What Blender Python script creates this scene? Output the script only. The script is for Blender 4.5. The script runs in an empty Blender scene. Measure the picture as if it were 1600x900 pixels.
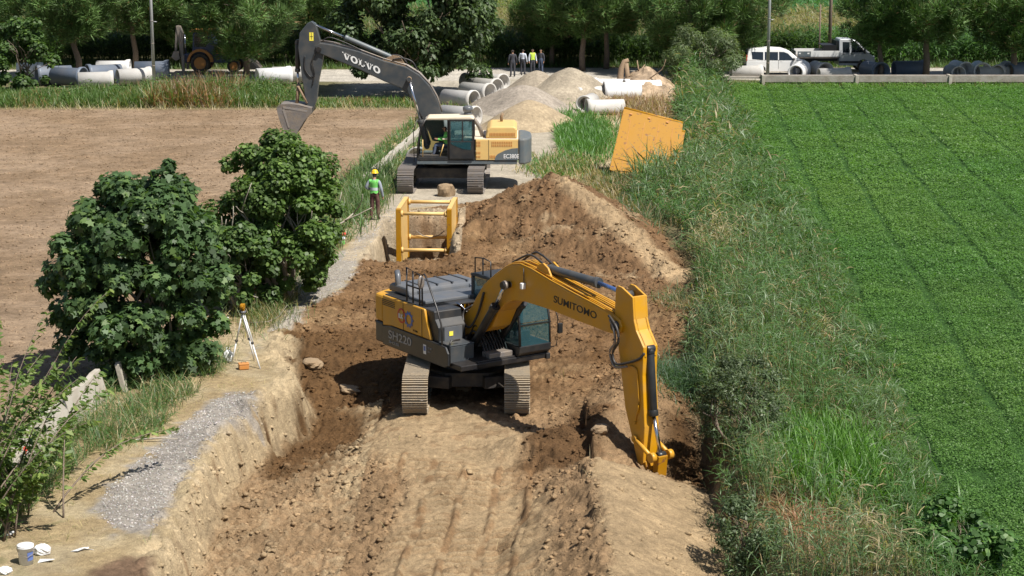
import bpy, bmesh, math
import numpy as np
from math import radians as R, sin, cos, tan, pi, sqrt, atan2
from mathutils import Matrix, Vector, Euler

# ------------------------------------------------------------------ camera, world, sun, exposure
scene = bpy.context.scene
COL = scene.collection
CAM_H, PITCH = 12.0, math.atan(620 / 2900)
cam_data = bpy.data.cameras.new('camera')
cam_data.sensor_width = 36.0
cam_data.lens = 2900 / 1600 * 36
cam_data.clip_start, cam_data.clip_end = 0.5, 4000
cam = bpy.data.objects.new('camera', cam_data)
cam.location = (0, 0, CAM_H)
cam.rotation_euler = (pi / 2 - PITCH, 0, 0)
COL.objects.link(cam)
scene.camera = cam

SUN_DIR = Vector((0.50, -0.40, 1.0)).normalized()          # towards the sun
world = bpy.data.worlds.new('World'); scene.world = world; world.use_nodes = True
wn = world.node_tree
sky = wn.nodes.new('ShaderNodeTexSky'); sky.sky_type = 'NISHITA'; sky.sun_disc = False
sky.sun_elevation = math.asin(SUN_DIR.z); sky.sun_rotation = atan2(SUN_DIR.x, SUN_DIR.y)
sky.air_density = 1.0; sky.dust_density = 1.2
bg = wn.nodes['Background']; bg.inputs['Strength'].default_value = 0.060
wn.links.new(sky.outputs[0], bg.inputs['Color'])
sun = bpy.data.lights.new('sun', 'SUN'); sun.energy = 5.0; sun.angle = R(0.53); sun.color = (1.0, 0.955, 0.88)
so = bpy.data.objects.new('sun', sun); COL.objects.link(so)
so.rotation_euler = SUN_DIR.to_track_quat('Z', 'Y').to_euler(); so.location = (30, -30, 60)
vs = scene.view_settings
vs.view_transform = 'Standard'; vs.look = 'None'; vs.gamma = 1.0; vs.exposure = 0.58; vs.use_curve_mapping = False
scene.cycles.max_bounces = 6; scene.cycles.diffuse_bounces = 3; scene.cycles.glossy_bounces = 2
scene.cycles.transmission_bounces = 3; scene.cycles.transparent_max_bounces = 6
scene.cycles.use_denoising = True

rng = np.random.default_rng(7)

def at(px, py, z=0.0):
    """world X, Y of the ground point at height z seen at photo pixel (px, py)"""
    a = (px - 800) / 2900; b = (450 - py) / 2900
    dy = cos(PITCH) + b * sin(PITCH); dz = -sin(PITCH) + b * cos(PITCH)
    t = (z - CAM_H) / dz
    return (a * t, dy * t)

# ------------------------------------------------------------------ noise
_perm = np.random.default_rng(3).permutation(512)
_grad = np.random.default_rng(4).random(512) * 2 * pi
def perlin(x, y):
    xi = np.floor(x).astype(np.int64); yi = np.floor(y).astype(np.int64)
    xf = x - xi; yf = y - yi
    u = xf * xf * xf * (xf * (xf * 6 - 15) + 10); v = yf * yf * yf * (yf * (yf * 6 - 15) + 10)
    def g(ix, iy, dx, dy):
        h = _perm[(_perm[ix & 511] + iy) & 511]
        a = _grad[h]
        return np.cos(a) * dx + np.sin(a) * dy
    n00 = g(xi, yi, xf, yf); n10 = g(xi + 1, yi, xf - 1, yf)
    n01 = g(xi, yi + 1, xf, yf - 1); n11 = g(xi + 1, yi + 1, xf - 1, yf - 1)
    return ((n00 * (1 - u) + n10 * u) * (1 - v) + (n01 * (1 - u) + n11 * u) * v) * 1.5
def fbm(x, y, o=4, s=1.0):
    r = 0; a = 1.0; f = 1.0 / s; t = 0
    for i in range(o):
        r = r + a * perlin(x * f + 17.3 * i, y * f - 9.1 * i); t += a; a *= 0.5; f *= 2.03
    return r / t * 1.4
def sstep(a, b, x):
    t = np.clip((x - a) / (b - a), 0, 1); return t * t * (3 - 2 * t)

# ------------------------------------------------------------------ materials
def new_mat(name):
    m = bpy.data.materials.new(name); m.use_nodes = True
    return m, m.node_tree, m.node_tree.nodes['Principled BSDF']
def rgb(c): return (c[0], c[1], c[2], 1.0)
def paint(name, col, rough=0.45, metal=0.0, dust=0.25, scale=6.0, spec=0.5, dustcol=(0.33, 0.25, 0.16), bump=0.0, wear=None):
    """a coat of colour with soil dust lying in patches on it, more of it on faces that look up"""
    m, nt, b = new_mat(name); N, L = nt.nodes, nt.links
    tc = N.new('ShaderNodeNewGeometry')
    n1 = N.new('ShaderNodeTexNoise'); n1.inputs['Scale'].default_value = scale; n1.inputs['Detail'].default_value = 6
    L.new(tc.outputs['Position'], n1.inputs['Vector'])
    sep = N.new('ShaderNodeSeparateXYZ'); L.new(tc.outputs['Normal'], sep.inputs[0])
    up = N.new('ShaderNodeMath'); up.operation = 'MULTIPLY_ADD'; up.use_clamp = True
    L.new(sep.outputs['Z'], up.inputs[0]); up.inputs[1].default_value = 0.25; up.inputs[2].default_value = -0.02
    mr = N.new('ShaderNodeMapRange'); L.new(n1.outputs[0], mr.inputs[0])
    mr.inputs[1].default_value = 0.38; mr.inputs[2].default_value = 0.72; mr.inputs[3].default_value = 0.0; mr.inputs[4].default_value = 1.0
    ad = N.new('ShaderNodeMath'); ad.operation = 'ADD'; L.new(mr.outputs[0], ad.inputs[0]); L.new(up.outputs[0], ad.inputs[1])
    mu = N.new('ShaderNodeMath'); mu.operation = 'MULTIPLY'; mu.use_clamp = True; L.new(ad.outputs[0], mu.inputs[0]); mu.inputs[1].default_value = dust
    mx = N.new('ShaderNodeMix'); mx.data_type = 'RGBA'
    L.new(mu.outputs[0], mx.inputs[0]); mx.inputs[6].default_value = rgb(col); mx.inputs[7].default_value = rgb(dustcol)
    out = mx.outputs[2]
    if wear:
        n2 = N.new('ShaderNodeTexNoise'); n2.inputs['Scale'].default_value = scale * 1.7; n2.inputs['Detail'].default_value = 9
        L.new(tc.outputs['Position'], n2.inputs['Vector'])
        m2 = N.new('ShaderNodeMapRange'); L.new(n2.outputs[0], m2.inputs[0]); m2.inputs[1].default_value = 0.60; m2.inputs[2].default_value = 0.66
        x2 = N.new('ShaderNodeMix'); x2.data_type = 'RGBA'; L.new(m2.outputs[0], x2.inputs[0]); L.new(out, x2.inputs[6]); x2.inputs[7].default_value = rgb(wear); out = x2.outputs[2]
    L.new(out, b.inputs['Base Color'])
    ro = N.new('ShaderNodeMath'); ro.operation = 'MULTIPLY_ADD'; L.new(mu.outputs[0], ro.inputs[0]); ro.inputs[1].default_value = 0.4; ro.inputs[2].default_value = rough; ro.use_clamp = True
    L.new(ro.outputs[0], b.inputs['Roughness'])
    b.inputs['Metallic'].default_value = metal; b.inputs['Specular IOR Level'].default_value = spec
    if bump:
        n3 = N.new('ShaderNodeTexNoise'); n3.inputs['Scale'].default_value = scale * 5; n3.inputs['Detail'].default_value = 5
        L.new(tc.outputs['Position'], n3.inputs['Vector'])
        bp = N.new('ShaderNodeBump'); bp.inputs['Strength'].default_value = bump; bp.inputs['Distance'].default_value = 0.03
        L.new(n3.outputs[0], bp.inputs['Height']); L.new(bp.outputs[0], b.inputs['Normal'])
    return m
def earth(name, bumps=((10, 0.05), (40, 0.022), (120, 0.008)), rough=0.95, vary=0.62):
    """soil: colour stored per vertex, varied by noise at several sizes, with bump"""
    m, nt, b = new_mat(name); N, L = nt.nodes, nt.links
    tc = N.new('ShaderNodeNewGeometry')
    at_ = N.new('ShaderNodeAttribute'); at_.attribute_name = 'Col'
    val = None
    for sc, amp in ((0.9, 0.35), (6, 0.4), (30, 0.45)):
        n = N.new('ShaderNodeTexNoise'); n.inputs['Scale'].default_value = sc; n.inputs['Detail'].default_value = 5
        L.new(tc.outputs['Position'], n.inputs['Vector'])
        mr = N.new('ShaderNodeMapRange'); L.new(n.outputs[0], mr.inputs[0])
        mr.inputs[1].default_value = 0.25; mr.inputs[2].default_value = 0.75
        mr.inputs[3].default_value = 1 - amp * vary; mr.inputs[4].default_value = 1 + amp * vary
        if val is None: val = mr.outputs[0]
        else:
            q = N.new('ShaderNodeMath'); q.operation = 'MULTIPLY'; L.new(val, q.inputs[0]); L.new(mr.outputs[0], q.inputs[1]); val = q.outputs[0]
    vm = N.new('ShaderNodeVectorMath'); vm.operation = 'SCALE'; L.new(at_.outputs['Color'], vm.inputs[0]); L.new(val, vm.inputs['Scale'])
    L.new(vm.outputs[0], b.inputs['Base Color']); b.inputs['Roughness'].default_value = rough; b.inputs['Specular IOR Level'].default_value = 0.15
    nrm = None
    for sc, d in bumps:
        n = N.new('ShaderNodeTexNoise'); n.inputs['Scale'].default_value = sc; n.inputs['Detail'].default_value = 7; n.inputs['Roughness'].default_value = 0.65
        L.new(tc.outputs['Position'], n.inputs['Vector'])
        bp = N.new('ShaderNodeBump'); bp.inputs['Strength'].default_value = 0.9; bp.inputs['Distance'].default_value = d
        L.new(n.outputs[0], bp.inputs['Height'])
        if nrm: L.new(nrm, bp.inputs['Normal'])
        nrm = bp.outputs[0]
    L.new(nrm, b.inputs['Normal'])
    return m
def leafmat(name, rough=0.5, trans=0.3, spec=0.35):
    m, nt, b = new_mat(name); N, L = nt.nodes, nt.links
    a = N.new('ShaderNodeAttribute'); a.attribute_name = 'Col'
    L.new(a.outputs['Color'], b.inputs['Base Color']); b.inputs['Roughness'].default_value = rough; b.inputs['Specular IOR Level'].default_value = spec
    tr = N.new('ShaderNodeBsdfTranslucent'); 
    vm = N.new('ShaderNodeVectorMath'); vm.operation = 'MULTIPLY'; L.new(a.outputs['Color'], vm.inputs[0]); vm.inputs[1].default_value = (1.5, 1.7, 0.7)
    L.new(vm.outputs[0], tr.inputs['Color'])
    mx = N.new('ShaderNodeMixShader'); mx.inputs[0].default_value = trans
    L.new(b.outputs[0], mx.inputs[1]); L.new(tr.outputs[0], mx.inputs[2])
    L.new(mx.outputs[0], N['Material Output'].inputs['Surface'])
    return m

M = {}
M['soil'] = earth('soil')
M['clod'] = earth('clod', bumps=((25, 0.04),))
M['leaf'] = leafmat('leaf', trans=0.36)
M['needle'] = leafmat('needle', rough=0.55, trans=0.15, spec=0.3)
M['blade'] = leafmat('blade', rough=0.45, trans=0.36, spec=0.4)
M['bark'] = paint('bark', (0.16, 0.12, 0.09), 0.9, dust=0.5, scale=8, bump=0.8, dustcol=(0.25, 0.2, 0.16))
M['palebark'] = paint('pale_bark', (0.34, 0.31, 0.26), 0.9, dust=0.4, scale=8, bump=0.5)
M['yellow'] = paint('machine_yellow', (0.56, 0.27, 0.006), 0.36, dust=0.25, scale=3)
M['amber'] = paint('worn_yellow', (0.36, 0.168, 0.003), 0.5, dust=0.07, spec=0.25, scale=4, wear=(0.20, 0.09, 0.03))
M['paleyellow'] = paint('faded_yellow', (0.68, 0.45, 0.16), 0.45, dust=0.15, scale=4)
M['darkgrey'] = paint('dark_grey_paint', (0.017, 0.019, 0.022), 0.38, dust=0.07, scale=3)
M['hoodgrey'] = paint('hood_grey', (0.095, 0.105, 0.120), 0.35, dust=0.12, scale=3)
M['vgrey'] = paint('slate_grey_paint', (0.042, 0.050, 0.058), 0.38, dust=0.12, scale=3)
M['vgrey2'] = paint('mid_grey_paint', (0.10, 0.125, 0.14), 0.42, dust=0.2, scale=3)
M['black'] = paint('black_steel', (0.012, 0.012, 0.014), 0.38, dust=0.06, scale=4)
M['rubber'] = paint('rubber', (0.018, 0.018, 0.018), 0.75, dust=0.25, scale=6)
M['hose'] = paint('hose', (0.02, 0.02, 0.022), 0.5, dust=0.1)
M['chrome'] = paint('chrome', (0.62, 0.62, 0.64), 0.16, metal=1.0, dust=0.05)
M['steel'] = paint('worn_steel', (0.22, 0.20, 0.19), 0.45, metal=0.4, dust=0.5, scale=5, bump=0.3)
M['trackdirt'] = paint('dusty_track_steel', (0.30, 0.25, 0.185), 0.7, dust=0.7, scale=5, bump=0.4, dustcol=(0.40, 0.31, 0.20))
M['trackgrey'] = paint('bare_track_steel', (0.25, 0.23, 0.22), 0.5, metal=0.2, dust=0.4, scale=8, bump=0.3)
M['frame'] = paint('undercarriage_paint', (0.02, 0.02, 0.022), 0.6, dust=0.18, scale=4)
M['white'] = paint('white_paint', (0.72, 0.72, 0.71), 0.35, dust=0.1, scale=2)
M['roofcream'] = paint('cream_paint', (0.70, 0.60, 0.46), 0.45, dust=0.15, scale=4)
M['silver'] = paint('silver_paint', (0.50, 0.52, 0.55), 0.3, metal=0.3, dust=0.12, scale=2)
M['plastic'] = paint('dark_plastic', (0.03, 0.032, 0.035), 0.5, dust=0.15, scale=3)
M['concrete'] = paint('pale_concrete', (0.50, 0.485, 0.46), 0.85, dust=0.3, scale=2.5, bump=0.25, dustcol=(0.33, 0.29, 0.24))
M['concrete2'] = paint('aged_concrete', (0.36, 0.33, 0.29), 0.9, dust=0.6, scale=2.2, bump=0.4, dustcol=(0.20, 0.16, 0.12))
M['concrete3'] = paint('weathered_concrete', (0.40, 0.37, 0.32), 0.9, dust=0.5, scale=1.8, bump=0.4, dustcol=(0.24, 0.20, 0.14))
M['coat'] = paint('white_coated_concrete', (0.66, 0.66, 0.66), 0.7, dust=0.2, scale=2)
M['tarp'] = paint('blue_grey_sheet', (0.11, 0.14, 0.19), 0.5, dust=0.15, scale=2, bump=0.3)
M['zinc'] = paint('galvanised', (0.48, 0.49, 0.50), 0.45, metal=0.4, dust=0.1, scale=2)
M['skin'] = paint('skin', (0.36, 0.20, 0.13), 0.6, dust=0.0)
M['hair'] = paint('dark_hair', (0.02, 0.015, 0.012), 0.6, dust=0.0)
M['denim'] = paint('denim', (0.06, 0.09, 0.16), 0.9, dust=0.2, scale=9)
M['maroon'] = paint('maroon_cloth', (0.09, 0.035, 0.035), 0.9, dust=0.25, scale=9)
M['greycloth'] = paint('grey_cloth', (0.25, 0.28, 0.33), 0.9, dust=0.1, scale=9)
M['darkcloth'] = paint('dark_cloth', (0.03, 0.035, 0.05), 0.9, dust=0.1, scale=9)
M['palecloth'] = paint('pale_cloth', (0.5, 0.54, 0.62), 0.9, dust=0.1, scale=9)
M['tealcloth'] = paint('teal_cloth', (0.03, 0.22, 0.26), 0.9, dust=0.0, scale=9)
M['hivis'] = paint('hi_vis_green', (0.16, 0.60, 0.12), 0.7, dust=0.15, scale=9)
M['hiyellow'] = paint('hi_vis_yellow', (0.45, 0.62, 0.06), 0.7, dust=0.1, scale=9)
M['reflect'] = paint('reflective_band', (0.55, 0.60, 0.62), 0.35, dust=0.1)
M['helmet'] = paint('helmet_yellow', (0.80, 0.50, 0.01), 0.3, dust=0.05)
M['red'] = paint('red_paint', (0.55, 0.04, 0.03), 0.5, dust=0.1)
M['orange'] = paint('orange_plastic', (0.80, 0.13, 0.02), 0.5, dust=0.1)
M['rust'] = paint('rusty_orange_paint', (0.50, 0.20, 0.04), 0.6, dust=0.3, scale=5)
M['navy'] = paint('navy_paint', (0.03, 0.05, 0.12), 0.4, dust=0.1)
M['ink'] = paint('printed_ink', (0.012, 0.012, 0.014), 0.5, dust=0.0)
M['decalwhite'] = paint('white_decal', (0.75, 0.75, 0.74), 0.5, dust=0.12)
M['decalgrey'] = paint('grey_decal', (0.34, 0.34, 0.34), 0.5, dust=0.12)
M['decalyellow'] = paint('yellow_decal', (0.85, 0.72, 0.08), 0.5, dust=0.05)
M['decalblue'] = paint('blue_decal', (0.10, 0.16, 0.40), 0.5, dust=0.05)
M['dirtyplastic'] = paint('white_plastic', (0.74, 0.75, 0.76), 0.4, dust=0.15, scale=9)
M['rodblue'] = paint('blue_tinted_rod', (0.16, 0.28, 0.62), 0.25, metal=0.7, dust=0.05)
M['root'] = paint('dry_root_wood', (0.24, 0.16, 0.10), 0.9, dust=0.5, scale=6, bump=0.8)
M['stone'] = paint('tan_stone', (0.24, 0.165, 0.095), 0.9, dust=0.4, scale=7, bump=0.6)
def glassmat(name, tint, alpha):
    m, nt, b = new_mat(name); N, L = nt.nodes, nt.links
    b.inputs['Base Color'].default_value = rgb(tint); b.inputs['Roughness'].default_value = 0.06; b.inputs['Specular IOR Level'].default_value = 0.7
    tr = N.new('ShaderNodeBsdfTransparent'); tr.inputs['Color'].default_value = (0.72, 0.86, 0.88, 1)
    mx = N.new('ShaderNodeMixShader'); mx.inputs[0].default_value = alpha
    L.new(tr.outputs[0], mx.inputs[1]); L.new(b.outputs[0], mx.inputs[2]); L.new(mx.outputs[0], N['Material Output'].inputs['Surface'])
    return m
M['glass'] = glassmat('cab_glass', (0.03, 0.10, 0.12), 0.42)
M['darkglass'] = paint('dark_tinted_glass', (0.012, 0.018, 0.024), 0.08, dust=0.02, spec=0.7)

# ------------------------------------------------------------------ object helpers
def tag(o, label=None, cat=None, group=None, kind=None):
    if label: o['label'] = label
    if cat: o['category'] = cat
    if group: o['group'] = group
    if kind: o['kind'] = kind
    return o
def thing(name, loc, label, cat, rz=0.0, group=None, rot=None):
    o = bpy.data.objects.new(name, None); COL.objects.link(o); o.location = loc
    o.rotation_euler = rot if rot else (0, 0, rz)
    o.empty_display_size = 0.3
    return tag(o, label, cat, group)
def fast_mesh(name, verts, faces, mat, parent=None, col=None, smooth=False):
    """verts (n,3), faces (m,k) -> one mesh object; col (n,3) becomes the vertex colour"""
    verts = np.ascontiguousarray(verts, dtype=np.float32); faces = np.ascontiguousarray(faces, dtype=np.int32)
    me = bpy.data.meshes.new(name); m, k = faces.shape
    me.vertices.add(len(verts)); me.vertices.foreach_set('co', verts.ravel())
    me.loops.add(m * k); me.loops.foreach_set('vertex_index', faces.ravel())
    me.polygons.add(m); me.polygons.foreach_set('loop_start', np.arange(0, m * k, k, dtype=np.int32))
    if smooth: me.polygons.foreach_set('use_smooth', np.ones(m, dtype=bool))
    me.update(calc_edges=True)
    if col is not None:
        ca = me.color_attributes.new('Col', 'FLOAT_COLOR', 'POINT')
        c4 = np.ones((len(verts), 4), dtype=np.float32); c4[:, :3] = col
        ca.data.foreach_set('color', c4.ravel())
    me.materials.append(mat)
    o = bpy.data.objects.new(name, me); COL.objects.link(o)
    if parent: o.parent = parent
    return o

class MB:
    """collects simple shapes into one mesh"""
    def __init__(s): s.v = []; s.f = []; s.sm = []
    def add(s, v, f, M_=None, smooth=False):
        n = len(s.v)
        s.v += [tuple(M_ @ Vector(p)) if M_ else tuple(p) for p in v]
        s.f += [tuple(i + n for i in q) for q in f]; s.sm += [smooth] * len(f); return s
    def box(s, c, d, rot=None, M_=None):
        x, y, z = [q / 2 for q in d]
        v = [(-x, -y, -z), (x, -y, -z), (x, y, -z), (-x, y, -z), (-x, -y, z), (x, -y, z), (x, y, z), (-x, y, z)]
        T = Matrix.Translation(c) @ (Euler(rot).to_matrix().to_4x4() if rot else Matrix())
        if M_: T = M_ @ T
        return s.add(v, [(0, 3, 2, 1), (4, 5, 6, 7), (0, 1, 5, 4), (1, 2, 6, 5), (2, 3, 7, 6), (3, 0, 4, 7)], T)
    def tube(s, pts, r, n=10, caps=True, r_end=None, smooth=True):
        pts = [Vector(p) for p in pts]; N_ = len(pts)
        rs = r if isinstance(r, (list, tuple)) else [r + ((r_end if r_end is not None else r) - r) * i / max(1, N_ - 1) for i in range(N_)]
        ref = Vector((0, 0, 1)); v = []
        d0 = (pts[1] - pts[0]).normalized()
        if abs(d0.z) > 0.9: ref = Vector((1, 0, 0))
        for i, p in enumerate(pts):
            d = (pts[min(i + 1, N_ - 1)] - pts[max(i - 1, 0)]).normalized()
            a = d.cross(ref)
            if a.length < 1e-4: a = d.cross(Vector((0, 1, 0)))
            a.normalize(); b = a.cross(d).normalized(); ref = b.cross(a) * 0 + (b if False else ref)
            for k in range(n):
                t = 2 * pi * k / n; v.append(p + (a * cos(t) + b * sin(t)) * rs[i])
        f = []
        for i in range(N_ - 1):
            for k in range(n):
                k2 = (k + 1) % n; f.append((i * n + k, i * n + k2, (i + 1) * n + k2, (i + 1) * n + k))
        s.add(v, f, smooth=smooth)
        if caps:
            s.add(v[:n], [tuple(range(n - 1, -1, -1))]); s.add(v[-n:], [tuple(range(n))])
        return s
    def cyl(s, p0, p1, r, n=16, r2=None): return s.tube([p0, p1], r, n, r_end=r2)
    def prism(s, prof, y0, y1, plane='xz', M_=None):
        """polygon prof [(a,b)] swept between y0 and y1 along the third axis"""
        n = len(prof)
        def P(a, b, c): return (a, c, b) if plane == 'xz' else ((a, b, c) if plane == 'xy' else (c, a, b))
        v = [P(a, b, y0) for a, b in prof] + [P(a, b, y1) for a, b in prof]
        f = [tuple(range(n)), tuple(range(2 * n - 1, n - 1, -1))] + [(i, i + n, (i + 1) % n + n, (i + 1) % n) for i in range(n)]
        return s.add(v, f, M_)
    def lathe(s, prof, n=24, M_=None, closed=False, smooth=True):
        """prof [(r, z)] turned about z"""
        v = []; m = len(prof)
        for r, z in prof:
            for k in range(n):
                t = 2 * pi * k / n; v.append((r * cos(t), r * sin(t), z))
        f = []
        for i in range(m if closed else m - 1):
            j = (i + 1) % m
            for k in range(n):
                k2 = (k + 1) % n; f.append((i * n + k, i * n + k2, j * n + k2, j * n + k))
        return s.add(v, f, M_, smooth)
    def blob(s, c, d, n=10, m=7, jit=0.0, M_=None, seed=0):
        rg = np.random.default_rng(seed); v = []; f = []
        for i in range(m + 1):
            ph = pi * i / m
            for k in range(n):
                t = 2 * pi * k / n; q = 1 + jit * (rg.random() - 0.5)
                v.append((c[0] + d[0] * q * sin(ph) * cos(t), c[1] + d[1] * q * sin(ph) * sin(t), c[2] + d[2] * q * cos(ph)))
        for i in range(m):
            for k in range(n):
                k2 = (k + 1) % n; f.append((i * n + k, (i + 1) * n + k, (i + 1) * n + k2, i * n + k2))
        return s.add(v, f, M_, jit == 0)
    def build(s, name, mat, parent=None, bevel=0.0, loc=None, label=None):
        me = bpy.data.meshes.new(name); me.from_pydata(s.v, [], s.f)
        me.polygons.foreach_set('use_smooth', s.sm)
        bm = bmesh.new(); bm.from_mesh(me); bmesh.ops.remove_doubles(bm, verts=bm.verts, dist=1e-5)
        bmesh.ops.recalc_face_normals(bm, faces=bm.faces); bm.to_mesh(me); bm.free()
        me.materials.append(mat)
        o = bpy.data.objects.new(name, me); COL.objects.link(o)
        if parent: o.parent = parent
        if loc: o.location = loc
        if bevel:
            b = o.modifiers.new('bevel', 'BEVEL'); b.width = bevel; b.segments = 2; b.limit_method = 'ANGLE'; b.angle_limit = R(40); b.harden_normals = False
        if label: o['label'] = label
        return o
def text(body, size, mat, parent, origin, xdir, ydir, name='lettering', width=None, bold=0.0, depth=0.004):
    """raised lettering; xdir runs along the line of text, ydir up the letters"""
    cu = bpy.data.curves.new(name, 'FONT'); cu.body = body; cu.size = size; cu.extrude = depth; cu.offset = bold
    o = bpy.data.objects.new(name, cu); COL.objects.link(o); o.parent = parent
    x = Vector(xdir).normalized(); y = Vector(ydir); y = (y - x * y.dot(x)).normalized(); z = x.cross(y)
    sx = 1.0
    if width:
        bpy.context.view_layer.update(); w = o.dimensions.x / 1.0
        if w > 1e-4: sx = width / w
    Mx = Matrix((x * sx, y, z)).transposed().to_4x4(); Mx.translation = Vector(origin)
    cu.materials.append(mat); bpy.context.view_layer.update()
    me = bpy.data.meshes.new_from_object(o.evaluated_get(bpy.context.evaluated_depsgraph_get())); bpy.data.objects.remove(o)
    o = bpy.data.objects.new(name, me); COL.objects.link(o); o.parent = parent; o.matrix_local = Mx
    return o
def copy_tree(o, parent=None):
    c = o.copy(); COL.objects.link(c)
    if parent: c.parent = parent
    for ch in [q for q in bpy.data.objects if q.parent == o]:
        copy_tree(ch, c)
    return c
# ------------------------------------------------------------------ terrain: one height function for everything
def poly(pts, z=0.0): return np.array([at(x, y, z) for x, y in pts])
def sdist(P, X, Y):
    """signed distance, positive inside the polygon"""
    d = np.full(X.shape, 1e9); ins = np.zeros(X.shape, bool); n = len(P)
    for i in range(n):
        a = P[i]; b = P[(i + 1) % n]; e = b - a; L2 = e @ e
        t = np.clip(((X - a[0]) * e[0] + (Y - a[1]) * e[1]) / L2, 0, 1)
        d = np.minimum(d, np.hypot(X - a[0] - t * e[0], Y - a[1] - t * e[1]))
        c = ((a[1] > Y) != (b[1] > Y)); 
        if abs(e[1]) > 1e-9: ins ^= c & (X < (b[0] - a[0]) * (Y - a[1]) / e[1] + a[0])
    return np.where(ins, d, -d)
def linedist(P, Hs, X, Y):
    """distance to a polyline and the height carried along it at the nearest point"""
    d = np.full(X.shape, 1e9); h = np.zeros(X.shape)
    for i in range(len(P) - 1):
        a = P[i]; b = P[i + 1]; e = b - a; L2 = e @ e
        t = np.clip(((X - a[0]) * e[0] + (Y - a[1]) * e[1]) / L2, 0, 1)
        q = np.hypot(X - a[0] - t * e[0], Y - a[1] - t * e[1]); m = q < d
        d = np.where(m, q, d); h = np.where(m, Hs[i] + (Hs[i + 1] - Hs[i]) * t, h)
    return d, h
EXC = poly([(170, 980), (238, 882), (262, 830), (292, 752), (330, 692), (372, 650), (402, 617), (440, 600), (455, 585), (430, 560), (436, 520), (470, 480), (535, 448), (560, 405), (600, 372), (625, 330), (720, 318), (800, 306), (900, 300), (975, 330), (1060, 400), (1115, 450), (1110, 520), (1105, 590), (1130, 660), (1150, 750), (1190, 850), (1230, 980)])
CTRL = [(330, 960, -.98), (380, 880, -.98), (430, 800, -.98), (400, 740, -1.1), (500, 850, -1.05), (500, 780, -1.0), (580, 880, -0.85), (650, 960, -0.8), (750, 900, -0.8), (850, 900, -0.8),
        (660, 800, -0.65), (780, 800, -0.65), (870, 800, -0.6), (600, 730, -0.55), (700, 730, -0.5), (820, 730, -0.5), (620, 690, -0.45), (700, 660, -0.4), (800, 665, -0.4), (650, 620, -0.4), (820, 610, -0.4), (730, 600, -0.4), (730, 570, -0.4),
        (450, 700, -1.5), (500, 695, -1.5), (550, 665, -1.35), (440, 655, -1.4), (470, 745, -1.05), (540, 720, -.95), (500, 630, -0.95), (560, 620, -0.6), (450, 600, -0.6), (560, 580, -0.4), (620, 560, -0.4), (480, 560, -0.25), (500, 520, -0.05), (560, 530, -0.15),
        (600, 470, 0.05), (680, 440, 0.12), (560, 440, 0.1), (780, 420, 0.2), (900, 440, 0.25), (1000, 470, 0.2), (900, 520, 0.1), (1000, 540, 0.0), (900, 580, -0.1), (1000, 620, -0.2), (1040, 600, -0.1), (1040, 680, -0.7),
        (1060, 740, -1.5), (1075, 775, -1.6), (1030, 760, -1.2), (1090, 800, -1.4), (1100, 860, -1.1), (1090, 900, -1.1), (980, 880, -0.7), (620, 400, -0.1), (760, 380, 0.3), (700, 330, 0.1), (900, 340, 0.4), (640, 420, 0.0)]
CW = np.array([(*at(x, y, z), z) for x, y, z in CTRL])
BIG = np.array([at(722, 347), at(770, 345), at(815, 352), at(868, 370), at(930, 388), at(995, 418), at(1062, 448)])
BIGH = [0.4, 0.95, 1.6, 2.25, 1.75, 1.05, 0.35]
TAN = np.array([at(928, 765, -.3), at(938, 800, -.3), at(950, 880, -.3), at(955, 1000, -.3)]); TANH = [0.35, 0.42, 0.45, 0.4]
BRN = np.array([at(925, 688, -.1), at(975, 650, -.1), at(1000, 600, -.1)]); BRNH = [0.42, 0.55, 0.5]
DRK = np.array([at(820, 700, -.4), at(880, 705, -.4), at(935, 702, -.4)]); DRKH = [-0.05, 0.12, 0.0]
BX0, BX1, BY0, BY1 = -4.35, -1.95, 60.6, 68.3                      # trench that holds the shoring box
GRAV = poly([(150, 800), (165, 762), (232, 705), (300, 648), (352, 614), (402, 610), (398, 640), (340, 672), (318, 705), (275, 770), (240, 835), (185, 838)])
GRAV2 = poly([(385, 562), (450, 478), (462, 440), (505, 404), (548, 388), (560, 350), (596, 330), (626, 318), (615, 352), (560, 398), (556, 432), (522, 462), (480, 480), (470, 505), (420, 520)])
YARD = poly([(596, 345), (600, 310), (655, 240), (668, 200), (735, 205), (700, 150), (760, 118), (800, 116), (960, 108), (985, 140), (890, 190), (868, 238), (845, 270), (868, 282), (800, 304), (720, 322), (640, 325)])
PRINTS = poly([(575, 700), (760, 745), (860, 720), (850, 800), (845, 960), (560, 960), (600, 800)], -.7)
SCRAPE = poly([(580, 650), (720, 640), (830, 690), (800, 770), (860, 800), (860, 980), (560, 980), (600, 830), (640, 760), (560, 700)], -.6)
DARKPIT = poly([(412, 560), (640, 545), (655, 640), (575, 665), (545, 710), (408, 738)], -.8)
DAMP = poly([(805, 735), (830, 690), (900, 640), (960, 690), (930, 730), (870, 735)], -.4)
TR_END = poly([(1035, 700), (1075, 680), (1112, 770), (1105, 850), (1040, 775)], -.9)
def wall_x(Y): return -9.65 + 0.098 * (Y - 44.0)
def reed_l(Y): return np.interp(Y, [29, 33, 38, 47, 57, 64, 72, 78, 88, 97, 104, 113, 131], [3.7, 3.9, 4.3, 4.4, 5.5, 4.9, 4.3, 5.0, 7.6, 8.2, 9.0, 9.6, 11.0])
def reed_r(Y): return np.interp(Y, [29, 33.6, 39.6, 47.4, 61.5, 74.6, 95, 112, 131], [8.0, 8.2, 8.6, 9.4, 10.6, 11.0, 12.0, 12.7, 13.8])

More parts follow.
